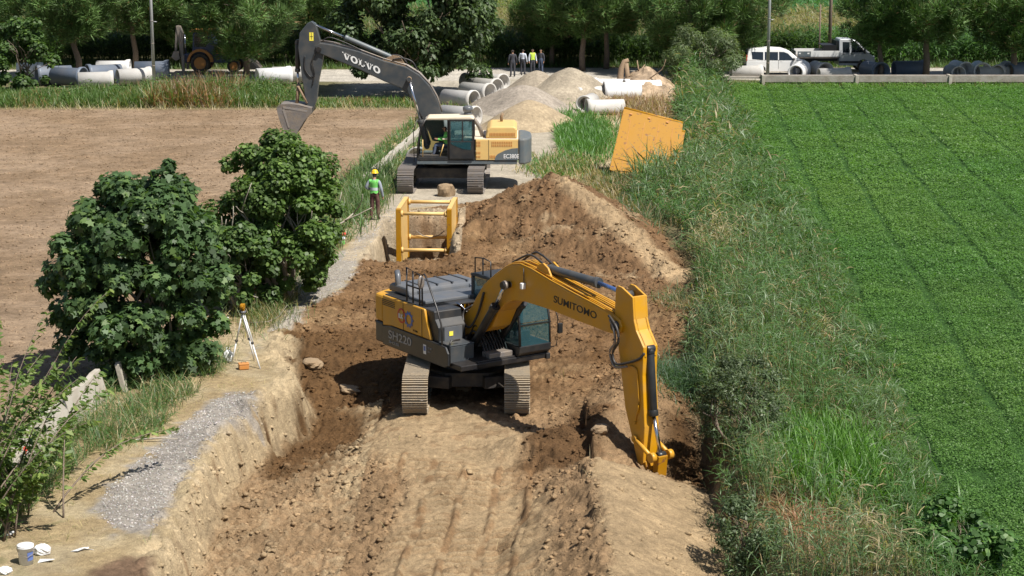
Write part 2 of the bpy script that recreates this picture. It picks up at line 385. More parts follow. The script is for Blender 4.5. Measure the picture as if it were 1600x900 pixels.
def terr(X, Y, detail=True):
    X = np.asarray(X, float); Y = np.asarray(Y, float)
    n_lo = fbm(X, Y, 3, 2.2); n_md = fbm(X + 50, Y, 4, 0.7)
    de = sdist(EXC, X, Y) + 0.16 * n_md + 0.12 * n_lo
    W = 0; Z = 0
    for cx, cy, cz in CW:
        d2 = (X - cx) ** 2 + (0.55 * (Y - cy)) ** 2
        w = np.exp(-d2 / (2 * 0.62 ** 2)) + 1e-5 / (1 + d2); W = W + w; Z = Z + w * cz
    fl = Z / W
    left = X < -0.5 - 0.0 * Y
    wid = np.where(left & (Y < 50), 0.62, 0.9)
    bl = sstep(0.0, 1.0, de / wid)
    z = fl * bl
    if True:
        d, h = linedist(BIG, BIGH, X, Y); s = 0.50 + 0.10 * n_lo
        rough = 0.14 * n_md + 0.16 * fbm(X, Y + 9, 3, 1.3)
        z = np.maximum(z, h - s * np.sqrt(d * d + 0.10) + 0.12 + rough * sstep(0, .4, h - s * d + .3))
        d, h = linedist(TAN, TANH, X, Y)
        side = X - (1.62 - 0.3 * n_lo)
        s = np.where(side > 0, 0.42, 0.62)
        z = np.maximum(z, h - s * np.sqrt(d * d + 0.02) + 0.07 + np.where(side > 0, 0.03, 0.14) * n_md)
        d, h = linedist(BRN, BRNH, X, Y); s = np.where(X < BRN[0][0] - 0.05, 1.6, 0.55)
        z = np.maximum(z, h - s * np.sqrt(d * d + 0.02) + 0.05 * n_md)
        d, h = linedist(DRK, DRKH, X, Y)
        z = np.maximum(z, h - 0.42 * d + 0.08 * n_md)
    # the shored trench
    hx = np.minimum(X - (BX0 - 0.5 + 0.25 * n_lo), BX1 - X + 0.1 * n_lo); hy = np.minimum(Y - BY0 + 0.2 * n_lo, BY1 - Y + 0.1 * n_md)
    hh = np.minimum(hx, hy)
    depth = 2.3 * sstep(0.0, 0.5, hh)
    z = z * (1 - sstep(0.0, 0.25, hh)) - depth * (1 + 0.06 * n_md)
    lip = np.minimum(np.minimum(X - (BX0 - .9), BX1 + .9 - X), np.minimum(Y - (BY0 - .9), BY1 + .7 - Y))
    z = np.where(hh < 0, z + 0.05 * sstep(0, .5, lip) * (1 + n_md), z)
    # roughness
    inside = bl
    scr = sstep(-0.2, 0.5, sdist(SCRAPE, X, Y)) * inside
    tram = 0
    r_amp = inside * (1 - 0.70 * scr) + 0.10 * (1 - inside)
    bigz, _h = linedist(BIG, BIGH, X, Y)
    tp, _h = linedist(TAN, TANH, X, Y)
    smoothside = sstep(0.0, 0.4, X - 1.7) * (1 - sstep(2.0, 2.8, X - 1.7)) * (1 - sstep(38, 39.5, Y))
    r_amp = r_amp * (1 - 0.80 * smoothside); z = z + smoothside * .05 * fbm(X * .4 + Y * .25, Y * 1.6, 3, .8) * 1.0
    if detail:
        c1 = fbm(X * 1.0 + 3, Y, 2, 0.34); c2 = fbm(X + 30, Y + 7, 2, 0.15)
        cutf = sstep(-.45, -.1, de) * sstep(.95, .5, de) * (X < -3.0) * (Y < 52)
        z = z + (r_amp * (1 + .4 * (X < -.5) * (Y < 44)) + .9 * cutf) * (0.060 * np.maximum(c1, -0.35) + 0.040 * np.maximum(c2, -0.2) + .085 * np.abs(perlin(X / .21 + 7, Y / .23)) + .060 * np.abs(perlin(X / .10, Y / .11 + 5)) - .05) + 0.04 * n_lo * inside + cutf * .16 * fbm(X + 70, Y - 3, 2, .8)
        # tread prints left by the tracks
        pr = sstep(-0.1, 0.4, sdist(PRINTS, X, Y))
        lane = np.abs(((X - 0.085 * (Y - 38) + 0.22 * fbm(X * .1, Y, 2, 5)) / 0.74) % 1.0 - 0.5)
        tread = sstep(-.1, .5, np.sin((Y + .02 * np.sin(X * 9)) * 2 * pi / 0.27 + 1.1 * fbm(X, Y, 2, 3)))
        z = z + 0.075 * pr * tread * sstep(0.12, 0.18, lane) * sstep(-.35, .1, fbm(X, Y + 4, 2, 1.6)) + 0.09 * pr * (1 - sstep(0.03, 0.14, lane)) * sstep(-.3, .3, fbm(X, Y, 2, 1.5))
    # ditch bank under the reeds and ploughed field left
    rb = sstep(0, 1, (X - reed_l(Y)) / 0.8) * sstep(0, 1, (reed_r(Y) - X) / 0.8)
    z = z + 0.30 * rb * (0.7 + 0.6 * n_lo)
    fld = sstep(0, 0.6, wall_x(Y) - 0.5 - X)
    z = z * (1 - fld) + fld * (-0.12 + (0.022 * fbm(X, Y, 3, 0.45) if detail else 0))
    return z

def terr_color(X, Y, Z):
    n1 = fbm(X, Y, 4, 1.6); n2 = fbm(X + 40, Y + 3, 4, 0.5); n3 = fbm(X - 20, Y + 11, 3, 5.0)
    def c(r, g, b): return np.array([r, g, b])[None, :]
    shp = X.shape; X_, Y_ = X.ravel(), Y.ravel(); n1 = n1.ravel(); n2 = n2.ravel(); n3 = n3.ravel(); Zr = Z.ravel()
    def mix(A, B, w): return A * (1 - w[:, None]) + B * w[:, None]
    straw = c(0.35, 0.265, 0.150); dry = c(0.42, 0.34, 0.215)
    C = mix(np.repeat(straw, len(X_), 0), dry, sstep(-.3, .5, n1))
    C = mix(C, c(0.15, 0.15, 0.07), 0.55 * sstep(0.15, 0.6, n2 + n3 * .6) * sstep(0, 1.0, wall_x(Y_) + 2.6 - X_))
    C = mix(C, c(0.20, 0.135, 0.078), sstep(.6, 1.0, X_ + .3 * n2) * sstep(80, 76, Y_))
    de = sdist(EXC, X_, Y_) + 0.16 * n2
    brown = c(0.190, 0.112, 0.055); damp = c(0.118, 0.065, 0.028); tan_ = c(0.32, 0.215, 0.115); pale = c(0.375, 0.275, 0.160)
    S = mix(np.repeat(brown, len(X_), 0), damp, sstep(-.1, .6, n1 + .3 * n2))
    S = mix(S, tan_, 0.55 * sstep(0.1, .7, n3 + .5 * n2))
    near = sstep(45.5, 41.5, Y_ + 0.7 * n1)                                # the near floor is drier
    S = mix(S, c(0.28, 0.185, 0.102), near)
    S = mix(S, c(0.20, 0.13, 0.075), near * 0.5 * sstep(0.15, .6, n2))
    S = mix(S, pale, sstep(-.25, .35, sdist(SCRAPE, X_, Y_) + .3 * n2) * (0.85 - .35 * sstep(0, .6, n2 + .4 * n1)))
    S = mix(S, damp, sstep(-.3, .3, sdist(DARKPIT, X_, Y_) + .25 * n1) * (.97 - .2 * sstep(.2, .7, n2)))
    S = mix(S, c(0.120, 0.068, 0.032), sstep(-.2, .3, sdist(DAMP, X_, Y_) + .25 * n2))
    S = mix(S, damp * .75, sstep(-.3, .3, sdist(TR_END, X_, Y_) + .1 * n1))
    ts = sstep(1.50, 1.80, X_ + .10 * n2 + .30 * n1) * sstep(39.0, 38.0, Y_ + .4 * n2)
    S = mix(S, c(0.345, 0.250, 0.145), ts * sstep(-1.5, -1.2, Zr))
    bd, bh = linedist(BIG, BIGH, X_, Y_)
    bigm = sstep(3.4, 2.6, bd)
    S = mix(S, c(0.17, 0.10, 0.052), bigm * .65)
    S = mix(S, c(0.36, 0.26, 0.155), bigm * sstep(.25, .7, n1 + .5 * n2) * .7)
    S = mix(S, c(0.40, 0.29, 0.17), sstep(0.55, 0.1, np.abs(bd - 0.15)) * sstep(66.5, 65, Y_) * sstep(1.2, 2.0, X_) * .8)
    C = mix(C, S, sstep(0.0, 0.18, de))
    edge = sstep(-.5, -.1, de) * sstep(.75, .35, de) * (X_ < -3.0) * (Y_ < 50)
    C = mix(C, c(0.44, 0.345, 0.215), edge * .9 * sstep(-.5, .4, n2 + .3))
    cut = sstep(0.2, 0.5, de) * sstep(-1.1, -.8, Zr) * (X_ < -3.3) * (Y_ < 46)
    C = mix(C, c(0.40, 0.305, 0.185), cut * .85 * sstep(-.7, .3, n2))
    C = mix(C, c(0.30, 0.275, 0.25) , sstep(-.18, .22, sdist(GRAV, X_, Y_) + .35 * n2 + .2 * n1) * .9)
    C = mix(C, c(0.33, 0.295, 0.245), sstep(-.1, .2, sdist(GRAV2, X_, Y_) + .3 * n2) * .95)
    C = mix(C, c(0.39, 0.34, 0.265) , sstep(-.3, .3, sdist(YARD, X_, Y_) + .35 * n1))
    box = (X_ > BX0 - 1.3) & (X_ < BX1 + .25) & (Y_ > BY0 - .1) & (Y_ < BY1 + 2)
    C = mix(C, c(0.42, 0.34, 0.235), box * sstep(-.2, .5, n1 + .6) * sstep(-2.6, -1.0, Zr) * .75)
    C = mix(C, c(0.17, 0.11, 0.07), sstep(.35, .1, np.hypot(X_ + 7.0, .5 * (Y_ - 31.3)) + .15 * n2 - .35))
    pr = sstep(-.1, .4, sdist(PRINTS, X_, Y_)); ln = np.abs(((X_ - 0.085 * (Y_ - 38) + 0.22 * fbm(X_ * .1, Y_, 2, 5)) / 0.74) % 1.0 - 0.5)
    C = mix(C, brown * 1.15, pr * .75 * sstep(.17, .07, ln) * sstep(-.4, .2, n2))                      # darker brown strips between the tread lanes
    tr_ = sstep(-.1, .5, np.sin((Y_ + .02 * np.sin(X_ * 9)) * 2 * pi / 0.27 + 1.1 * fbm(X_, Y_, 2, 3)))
    C = mix(C, brown * 1.2, pr * .38 * (1 - tr_) * sstep(.12, .18, ln) * sstep(-.35, .1, fbm(X_, Y_ + 4, 2, 1.6)))   # shade of the tread grooves, painted in as a darker soil colour
    C = mix(C, brown, .30 * sstep(.15, .5, n2 + .5 * n1) * sstep(0, .5, sdist(SCRAPE, X_, Y_)))
    # ploughed field left
    F = mix(np.repeat(c(0.225, 0.155, 0.095), len(X_), 0), c(0.285, 0.205, 0.135), sstep(-.5, .6, n3 + .4 * n2))
    F = F * (1 + .14 * fbm(X_ * .35, Y_ * 1.5, 3, .8)[:, None])
    C = mix(C, F, sstep(0, 0.5, wall_x(Y_) - .6 - X_ + .3 * n2))
    # grass soil under reeds and crop, right
    C = mix(C, c(0.10, 0.085, 0.045), sstep(-.2, .4, X_ - reed_l(Y_)))
    C = mix(C, c(0.035, 0.085, 0.018), sstep(-.2, .4, X_ - reed_r(Y_)))
    far = sstep(104.5, 106.5, Y_) * (X_ < 9)
    C = mix(C, c(0.13, 0.12, 0.06), far * (X_ < -4.5))
    C = mix(C, c(0.13, 0.12, 0.06), sstep(117.5, 118.5, Y_))
    # road across the back
    rd = sstep(120.6, 121.2, Y_ + .3 * n1) * sstep(129.6, 129.0, Y_ + .3 * n2)
    C = mix(C, c(0.42, 0.385, 0.33), rd)
    # forecourt where the site road meets it
    C = mix(C, c(0.38, 0.34, 0.27), sstep(111, 113, Y_) * sstep(122, 121, Y_) * sstep(-12, -9, X_) * sstep(8.5, 7, X_))
    C = mix(C, c(0.05, 0.10, 0.03), sstep(166, 170, Y_ - .25 * X_))
    return np.clip(C * (1 + 0.10 * n2[:, None]), 0.01, 0.8)

def axis(*segs):
    out = []
    for a, b, st in segs: out += list(np.arange(a, b - 1e-6, st))
    return np.array(out + [segs[-1][1]])
gx = axis((-420, -60, 40), (-60, -30, 2.0), (-30, -12.5, 0.25), (-12.5, -9, 0.1), (-9, 6.5, 0.042), (6.5, 16, 0.25), (16, 60, 2.0), (60, 420, 40))
gy = axis((-20, 28.5, 4), (28.5, 46, 0.037), (46, 58, 0.06), (58, 76, 0.10), (76, 100, 0.2), (100, 134, 0.5), (134, 230, 4), (230, 900, 60))
GX, GY = np.meshgrid(gx, gy)
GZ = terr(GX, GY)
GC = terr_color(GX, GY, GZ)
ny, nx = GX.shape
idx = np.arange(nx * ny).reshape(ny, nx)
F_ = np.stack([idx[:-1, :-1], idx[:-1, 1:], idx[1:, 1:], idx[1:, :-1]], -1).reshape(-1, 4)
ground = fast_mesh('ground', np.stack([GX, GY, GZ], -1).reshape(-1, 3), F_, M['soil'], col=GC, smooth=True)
tag(ground, kind='structure')
def tz(x, y): return float(terr(np.array([x]), np.array([y]))[0])

# ------------------------------------------------------------------ scattered small things
def col_jit(base, n, j=0.25, hue=0.1, seed=0):
    rg = np.random.default_rng(seed); c = np.array(base)[None, :] * (1 + j * (rg.random((n, 1)) * 2 - 1))
    return np.clip(c * (1 + hue * (rg.random((n, 3)) * 2 - 1)), 0.004, 0.9)
def blade_arrays(base, az, length, width, up, droop, col, seg=3, roll=None, tipcol=None):
    """curved strips: grass blades, reed and maize leaves, needles"""
    n = len(base); base = np.asarray(base, float)
    s = np.linspace(0, 1, seg + 1); wprof = np.interp(s, [0, 0.35, 0.75, 1], [0.55, 1.0, 0.65, 0.06])
    P = np.zeros((n, seg + 1, 3)); P[:, 0] = base
    for i in range(seg):
        e = up - droop * (s[i] + s[i + 1]) / 2; st = length / seg
        d = np.stack([np.cos(az) * np.cos(e), np.sin(az) * np.cos(e), np.sin(e)], -1)
        P[:, i + 1] = P[:, i] + d * st[:, None]
    if roll is None: roll = np.zeros(n)
    side = np.stack([-np.sin(az) * np.cos(roll), np.cos(az) * np.cos(roll), np.sin(roll)], -1)
    w = width[:, None, None] * wprof[None, :, None] * 0.5
    A = P + side[:, None, :] * w; B = P - side[:, None, :] * w
    V = np.stack([A, B], 2).reshape(-1, 3)
    i0 = (np.arange(n) * (seg + 1) * 2)[:, None] + (np.arange(seg) * 2)[None, :]
    F = np.stack([i0, i0 + 1, i0 + 3, i0 + 2], -1).reshape(-1, 4)
    C = np.repeat(col[:, None, :], (seg + 1) * 2, 1)
    if tipcol is not None:
        g = np.repeat(s, 2)[None, :, None]; C = C * (1 - g) + tipcol[:, None, :] * g
    return V, F, C.reshape(-1, 3)
def join(parts):
    V = []; F = []; C = []; o = 0
    for v, f, c in parts: V.append(v); F.append(f + o); C.append(c); o += len(v)
    return np.concatenate(V), np.concatenate(F), np.concatenate(C)

# clods of soil
_ico = np.array([(0, 0, 1), (.894, 0, .447), (.276, .851, .447), (-.724, .526, .447), (-.724, -.526, .447), (.276, -.851, .447), (.724, .526, -.447), (-.276, .851, -.447), (-.894, 0, -.447), (-.276, -.851, -.447), (.724, -.526, -.447), (0, 0, -1)])
_icf = np.array([(0, 1, 2), (0, 2, 3), (0, 3, 4), (0, 4, 5), (0, 5, 1), (1, 6, 2), (2, 7, 3), (3, 8, 4), (4, 9, 5), (5, 10, 1), (6, 7, 2), (7, 8, 3), (8, 9, 4), (9, 10, 5), (10, 6, 1), (11, 7, 6), (11, 8, 7), (11, 9, 8), (11, 10, 9), (11, 6, 10)])
def lumps(x, y, size, col, seed=1, sink=0.62, zf=None):
    rg = np.random.default_rng(seed); n = len(x)
    z = terr(x, y) if zf is None else zf
    sc = size[:, None, None] * (0.45 + 1.1 * rg.random((n, 12, 1))) * np.array([1, 1, 0.62])
    a = rg.random(n) * 2 * pi; ca, sa = np.cos(a)[:, None], np.sin(a)[:, None]
    v = _ico[None] * sc; vx = v[..., 0] * ca - v[..., 1] * sa; vy = v[..., 0] * sa + v[..., 1] * ca
    V = np.stack([vx + x[:, None], vy + y[:, None], v[..., 2] + (z + size * (0.75 - sink))[:, None]], -1).reshape(-1, 3)
    F = (_icf[None] + (np.arange(n) * 12)[:, None, None]).reshape(-1, 3)
    return V, F, np.repeat(col, 12, 0)
def rand_in(n, x0, x1, y0, y1, seed):
    rg = np.random.default_rng(seed); return rg.uniform(x0, x1, n), rg.uniform(y0, y1, n)
def terr_cols(x, y): return terr_color(x, y, terr(x, y))
cx, cy = rand_in(70000, -7.5, 6.2, 29, 72, 11)
keep = sdist(EXC, cx, cy) > 0.1
keep &= ~((sdist(SCRAPE, cx, cy) > 0.1) & (np.random.default_rng(5).random(len(cx)) < 0.94))
keep &= ~((cx > 1.7) & (cy < 38.5) & (np.random.default_rng(6).random(len(cx)) < 0.85))
keep &= (fbm(cx, cy, 3, 0.9) + 0.55 * (np.random.default_rng(9).random(len(cx)) * 2 - 1)) > -0.05
keep &= ~((np.abs(cx + 1.11) < 2) & (np.abs(cy - 45.3) < 2.6))
cx, cy = cx[keep], cy[keep]
sz = 0.010 + 0.070 * np.random.default_rng(8).random(len(cx)) ** 7 + 0.012 * np.random.default_rng(18).random(len(cx))
cc = terr_cols(cx, cy) * (0.82 + 0.3 * np.random.default_rng(2).random((len(cx), 1)))
V, F, C = lumps(cx, cy, sz, cc)
fx, fy = rand_in(26000, -33, -7.5, 40, 105, 12); k = fx < wall_x(fy) - .8; fx, fy = fx[k], fy[k]
V2, F2, C2 = lumps(fx, fy, 0.02 + 0.045 * np.random.default_rng(3).random(len(fx)) ** 3, terr_cols(fx, fy) * 0.95, seed=4)
tag(fast_mesh('soil_clods', *join([(V, F, C), (V2, F2, C2)])[:2], M['clod'], col=join([(V, F, C), (V2, F2, C2)])[2]), 'loose clods of soil over the dug ground and ploughed field', 'clods', kind='stuff')
# gravel grains on the grey path and yard
g1 = rand_in(14000, -9.5, -4, 34, 46, 13); k = sdist(GRAV, *g1) > 0.03
g2 = rand_in(9000, -8, -3, 48, 74, 14); k2 = sdist(GRAV2, *g2) > 0.05
gx_ = np.concatenate([g1[0][k], g2[0][k2]]); gy_ = np.concatenate([g1[1][k], g2[1][k2]])
V, F, C = lumps(gx_, gy_, 0.012 + 0.014 * np.random.default_rng(4).random(len(gx_)), col_jit((0.33, 0.31, 0.29), len(gx_), 0.45, 0.05, 4), seed=6)
tag(fast_mesh('gravel', V, F, M['clod'], col=C), 'grey gravel spread along the path left of the cut', 'gravel', kind='stuff')
# straw lying about
sx, sy = rand_in(24000, -32, -5, 31, 105, 15)
k = (sx < wall_x(sy) + 3.3) & (sdist(EXC, sx, sy) < -.1) & (sdist(GRAV, sx, sy) < 0) & (sdist(GRAV2, sx, sy) < 0)
k &= (fbm(sx, sy, 3, 3) > -0.25 + .5 * (sx < wall_x(sy)))
sx, sy = sx[k], sy[k]; n = len(sx); rg = np.random.default_rng(16)
V, F, C = blade_arrays(np.stack([sx, sy, terr(sx, sy) + .012], -1), rg.random(n) * 6.28, rg.uniform(.08, .3, n), rg.uniform(.008, .02, n), rg.uniform(0, .25, n), rg.uniform(0, .4, n), col_jit((0.52, 0.42, 0.26), n, .25, .05, 17), seg=1)
tag(fast_mesh('straw_litter', V, F, M['blade'], col=C), 'pale dry straw lying on the ploughed field and verge', 'straw', kind='stuff')
# ------------------------------------------------------------------ ground cover (uncountable): crop, reeds, grass, maize
def field(name, parts, mat, label, cat):
    V, F, C = join(parts); o = fast_mesh(name, V, F, mat, col=C)
    return tag(o, label, cat, kind='stuff')
def zoff(x, y): return terr(x, y, False)
# low clover-like crop on the right
def crop():
    rg = np.random.default_rng(21); parts = []
    for y0, y1, dens, ls in ((30, 42, 1100, .038), (42, 56, 750, .046), (56, 76, 420, .060), (76, 118, 210, .085)):
        x0 = reed_r(np.array([y0]))[0] - 1; x1 = y1 * 0.285 + 5.0
        n = int((x1 - x0) * (y1 - y0) * dens); x = rg.uniform(x0, x1, n); y = rg.uniform(y0, y1, n)
        k = (x > reed_r(y) - .5 + .6 * fbm(x, y, 2, 2.5)) & (x < y * .285 + 5)
        for xo, wd in ((10.9, .17), (13.0, .15), (15.6, .13), (18.2, .15), (21, .14), (24, .13)):     # drill gaps run with the field
            ln = xo + 0.088 * (y - 60) + .12 * fbm(y, y * 0, 2, 6); k &= ~((np.abs(x - ln) < wd) & (rg.random(n) < .8 + .25 * fbm(y, x * 0, 2, 3))) 
        k &= (fbm(x, y, 3, 1.3) + .8 * rg.random(n)) > -.12
        x, y = x[k], y[k]; n = len(x)
        h = (0.16 + .09 * fbm(x, y, 3, 1.8) + .07 * fbm(x, y, 2, .45)) * rg.uniform(.2, 1.2, n)
        g = fbm(x, y, 4, 2.4); g2 = fbm(x + 9, y + 5, 2, 9)
        c = np.array([0.094, 0.188, 0.042])[None] * (1 + .20 * g + .10 * g2)[:, None] * (.84 + .32 * rg.random((n, 1)))
        c[:, 0] *= 1 + .12 * g2
        nr = np.stack([rg.normal(0, .42, n), rg.normal(0, .42, n), np.ones(n)], -1)
        parts.append(leaf_quads(np.stack([x, y, zoff(x, y) + h], -1), nr, rg.uniform(.7, 1.3, n) * ls, c, rg, 1.0))
    return parts
def leaf_quads(P, nr, size, col, rg, aspect=0.6, shape='rhomb', axis=None):
    n = len(P); nr = nr / np.linalg.norm(nr, axis=1)[:, None]
    if axis is None: axis = rg.normal(0, 1, (n, 3))
    t = axis - (axis * nr).sum(1)[:, None] * nr; t /= np.linalg.norm(t, axis=1)[:, None] + 1e-9
    b = np.cross(nr, t)
    if shape == 'rhomb': L = [(-.5, 0, 0), (0, .5, .06), (.5, 0, 0), (0, -.5, .06)]
    elif shape == 'oval': L = [(-.5, 0, 0), (-.2, .42, .05), (.25, .36, .05), (.5, 0, -.05), (.25, -.36, .05), (-.2, -.42, .05)]
    elif shape == 'fig': L = [(-.5, 0, 0), (-.38, .42, .02), (-.05, .26, 0), (.12, .52, -.05), (.22, .17, 0), (.56, .0, -.1), (.22, -.17, 0), (.12, -.52, -.05), (-.05, -.26, 0), (-.38, -.42, .02)]
    k = len(L); L = np.array(L)
    V = P[:, None, :] + size[:, None, None] * (L[None, :, 0:1] * t[:, None, :] + L[None, :, 1:2] * aspect * b[:, None, :] + L[None, :, 2:3] * nr[:, None, :])
    F = np.arange(n * k).reshape(n, k)
    return V.reshape(-1, 3), F, np.repeat(col, k, 0)
field('clover_crop', crop(), M['leaf'], 'bright green low crop filling the field on the right', 'crop')

def reeds():
    rg = np.random.default_rng(31); parts = []; stems = []
    for y0, y1, dens, lw, ll in ((29.5, 44, 36, .018, .36), (44, 60, 27, .024, .42), (60, 80, 17, .034, .50), (80, 131, 7.5, .055, .68)):
        x0 = 3.0; x1 = reed_r(np.array([y1]))[0] + 1; n = int((x1 - x0) * (y1 - y0) * dens)
        x = rg.uniform(x0, x1, n); y = rg.uniform(y0, y1, n); w = fbm(x, y, 3, 1.6)
        k = (x > reed_l(y) + .2 + .5 * w) & (x < reed_r(y) + .2 + .6 * fbm(x + 5, y, 2, 2.2)) & (w + .5 * rg.random(n) > -.04)
        for px, py, r in ((1250, 815, 1.0), (1290, 720, 1.3)):        # a fallen brown patch and a patch of fresh grass stand in the reeds
            a, b = at(px, py + 40); k &= ((x - a) ** 2 + (.55 * (y - b)) ** 2) > r * r * .7
        k &= ~((x < reed_l(y) + 2.8) & (y > 82) & (y < 101) & (x < 6.6))
        k &= ~((x < 7.3) & (y > 74) & (y < 96) & (rg.random(n) < .95))
        x, y = x[k], y[k]; n = len(x)
        edge = np.minimum(sstep(0, 1.6, x - reed_l(y)), sstep(-.3, 3.4, reed_r(y) - x))
        tall = 1 + .5 * sstep(95, 118, y) + .25 * fbm(x, y, 2, 5) + .55 * fbm(x + 2, y + 1, 2, 1.9)
        H = (0.50 + 1.25 * edge) * tall * rg.uniform(.55, 1.1, n)
        lean = rg.uniform(0, .45, n); la = rg.random(n) * 6.28
        tone = fbm(x + 3, y - 4, 3, 3.2) + .2 * rg.normal(0, 1, n); dead = fbm(x - 13, y + 8, 3, 2.6) + .22 * rg.normal(0, 1, n)
        green = np.array([0.070, 0.142, 0.040]); grey = np.array([0.118, 0.178, 0.080]); st = np.array([0.33, 0.27, 0.155])
        base = green[None] * (1 - sstep(-.2, .5, tone))[:, None] + grey[None] * sstep(-.2, .5, tone)[:, None]
        dm = (sstep(.46, .70, dead) * sstep(.5, 1.5, reed_r(y) - x))[:, None]; base = base * (1 - dm) + st[None] * dm
        z0 = zoff(x, y)
        m = 9
        f = rg.uniform(.12, 1.0, (n, m)); X = x[:, None] + np.cos(la)[:, None] * lean[:, None] * f * H[:, None]; Y = y[:, None] + np.sin(la)[:, None] * lean[:, None] * f * H[:, None]
        Z = z0[:, None] + f * H[:, None]
        cc = np.repeat(base, m, 0) * (.72 + .6 * rg.random((n * m, 1))); brown = (rg.random(n * m) < .045) | ((f.ravel() < .35) & (rg.random(n * m) < .15))
        cc[brown] = np.array([.30, .23, .12]) * (.7 + .6 * rg.random((brown.sum(), 1)))
        N_ = n * m
        parts.append(blade_arrays(np.stack([X, Y, Z], -1).reshape(-1, 3), rg.random(N_) * 6.28, rg.uniform(.6, 1.25, N_) * ll, rg.uniform(.7, 1.3, N_) * lw, rg.uniform(.3, 1.35, N_), rg.uniform(.4, 2.0, N_), cc, seg=3, roll=rg.uniform(-.8, .8, N_)))
        e = rg.uniform(1.1, 1.55, n)
        stems.append(blade_arrays(np.stack([x, y, z0 - .05], -1), la, H, np.full(n, .013), e, rg.uniform(0, .4, n), np.where((rg.random(n) < .4)[:, None], np.array([.38, .31, .18]), base) * (.8 + .4 * rg.random((n, 1))), seg=2))
        # low tangle that closes the floor between the stems
        q = n * 2; xi = rg.integers(0, n, q); gx2 = x[xi] + rg.normal(0, .25, q); gy2 = y[xi] + rg.normal(0, .3, q)
        c2 = col_jit((.06, .085, .032), q, .5, .1, 33); dd = rg.random(q) < .33; c2[dd] = col_jit((.26, .19, .10), dd.sum(), .4, .1, 34)
        parts.append(blade_arrays(np.stack([gx2, gy2, zoff(gx2, gy2)], -1), rg.random(q) * 6.28, rg.uniform(.2, .55, q) * (1 + .4 * (y0 > 60)), np.full(q, lw * .8), rg.uniform(.2, 1.4, q), rg.uniform(0, 1.6, q), c2, seg=2))
    return parts, stems
rp, rs_ = reeds()
field('reeds', rp + rs_, M['blade'], 'dense grey-green reeds and weeds covering the ditch bank between dig and crop', 'reeds')

def tuft(n, cx_, cy_, rx, ry, hmin, hmax, cols, w=.02, seed=0, seg=3, up=(.9, 1.5), droop=(.2, 1.4), zfun=zoff, mask=None, gauss=True):
    rg = np.random.default_rng(seed)
    x = cx_ + (rg.normal(0, .5, n) if gauss else rg.uniform(-1, 1, n)) * rx; y = cy_ + (rg.normal(0, .5, n) if gauss else rg.uniform(-1, 1, n)) * ry
    if mask is not None: k = mask(x, y); x, y = x[k], y[k]; n = len(x)
    pick = rg.integers(0, len(cols), n); c = np.array(cols)[pick] * (.7 + .6 * rg.random((n, 1)))
    return blade_arrays(np.stack([x, y, zfun(x, y) - .02], -1), rg.random(n) * 6.28, rg.uniform(hmin, hmax, n), w * rg.uniform(.7, 1.3, n), rg.uniform(*up, n), rg.uniform(*droop, n), c, seg=seg, roll=rg.uniform(-.6, .6, n))
G1, G2, G3 = (.07, .17, .03), (.10, .20, .045), (.05, .11, .03); S1, S2 = (.36, .29, .16), (.26, .19, .10); RB = (.22, .12, .07)
a, b = at(1300, 745); parts = [tuft(3600, a, b, 1.25, 2.6, .4, .95, [(.105, .225, .035), (.13, .26, .05), (.08, .18, .03)], .03, 41, up=(1.0, 1.55), droop=(.1, 1.2))]
field('fresh_grass', parts, M['blade'], 'clump of fresh light green grass among the reeds near the crop', 'grass')
a, b = at(1250, 838); parts = [tuft(2200, a, b, 0.9, 1.9, .2, .7, [(.28, .14, .08), (.34, .20, .11), (.18, .09, .05), (.38, .27, .16)], .014, 42, up=(.0, .7), droop=(-.3, .8))]
field('dead_stems', parts, M['blade'], 'reddish brown dead stems flattened in the reeds at the lower right', 'dead stems')
# grass between the yellow shoring panel and the stacked pipes, and the dry brown weeds round it
parts = [tuft(6500, *at(905, 212), 1.7, 8.0, .35, .8, [G1, G2, (.09, .19, .05)], .045, 43, mask=lambda x, y: (x > 2.2) & (x < 5.9)),
         tuft(2500, *at(875, 262), 1.5, 3.0, .25, .6, [G1, S1, (.20, .22, .10)], .04, 44)]
field('bright_grass', parts, M['blade'], 'bright green grass beside the pale yard left of the yellow panel', 'grass')
parts = [tuft(3500, *at(960, 290), 1.5, 4.5, .25, .75, [S1, S2, (.30, .24, .14), G3], .03, 45, up=(.3, 1.4)),
         tuft(3000, *at(1000, 170), 2.4, 5.0, .3, .9, [(.30, .18, .11), S1, (.20, .12, .08), S2], .04, 46, up=(.7, 1.5)),
         tuft(2600, *at(945, 330), 1.2, 3.5, .2, .6, [S1, S2, (.2, .13, .07)], .02, 47, up=(.1, 1.2)),
         tuft(1800, *at(1010, 350), 1.3, 3.2, .3, .9, [G3, (.10, .13, .06), S2], .03, 147, up=(.3, 1.4))]
field('dry_weeds', parts, M['blade'], 'dry brown weeds around the yellow panel and behind the soil mound', 'weeds')
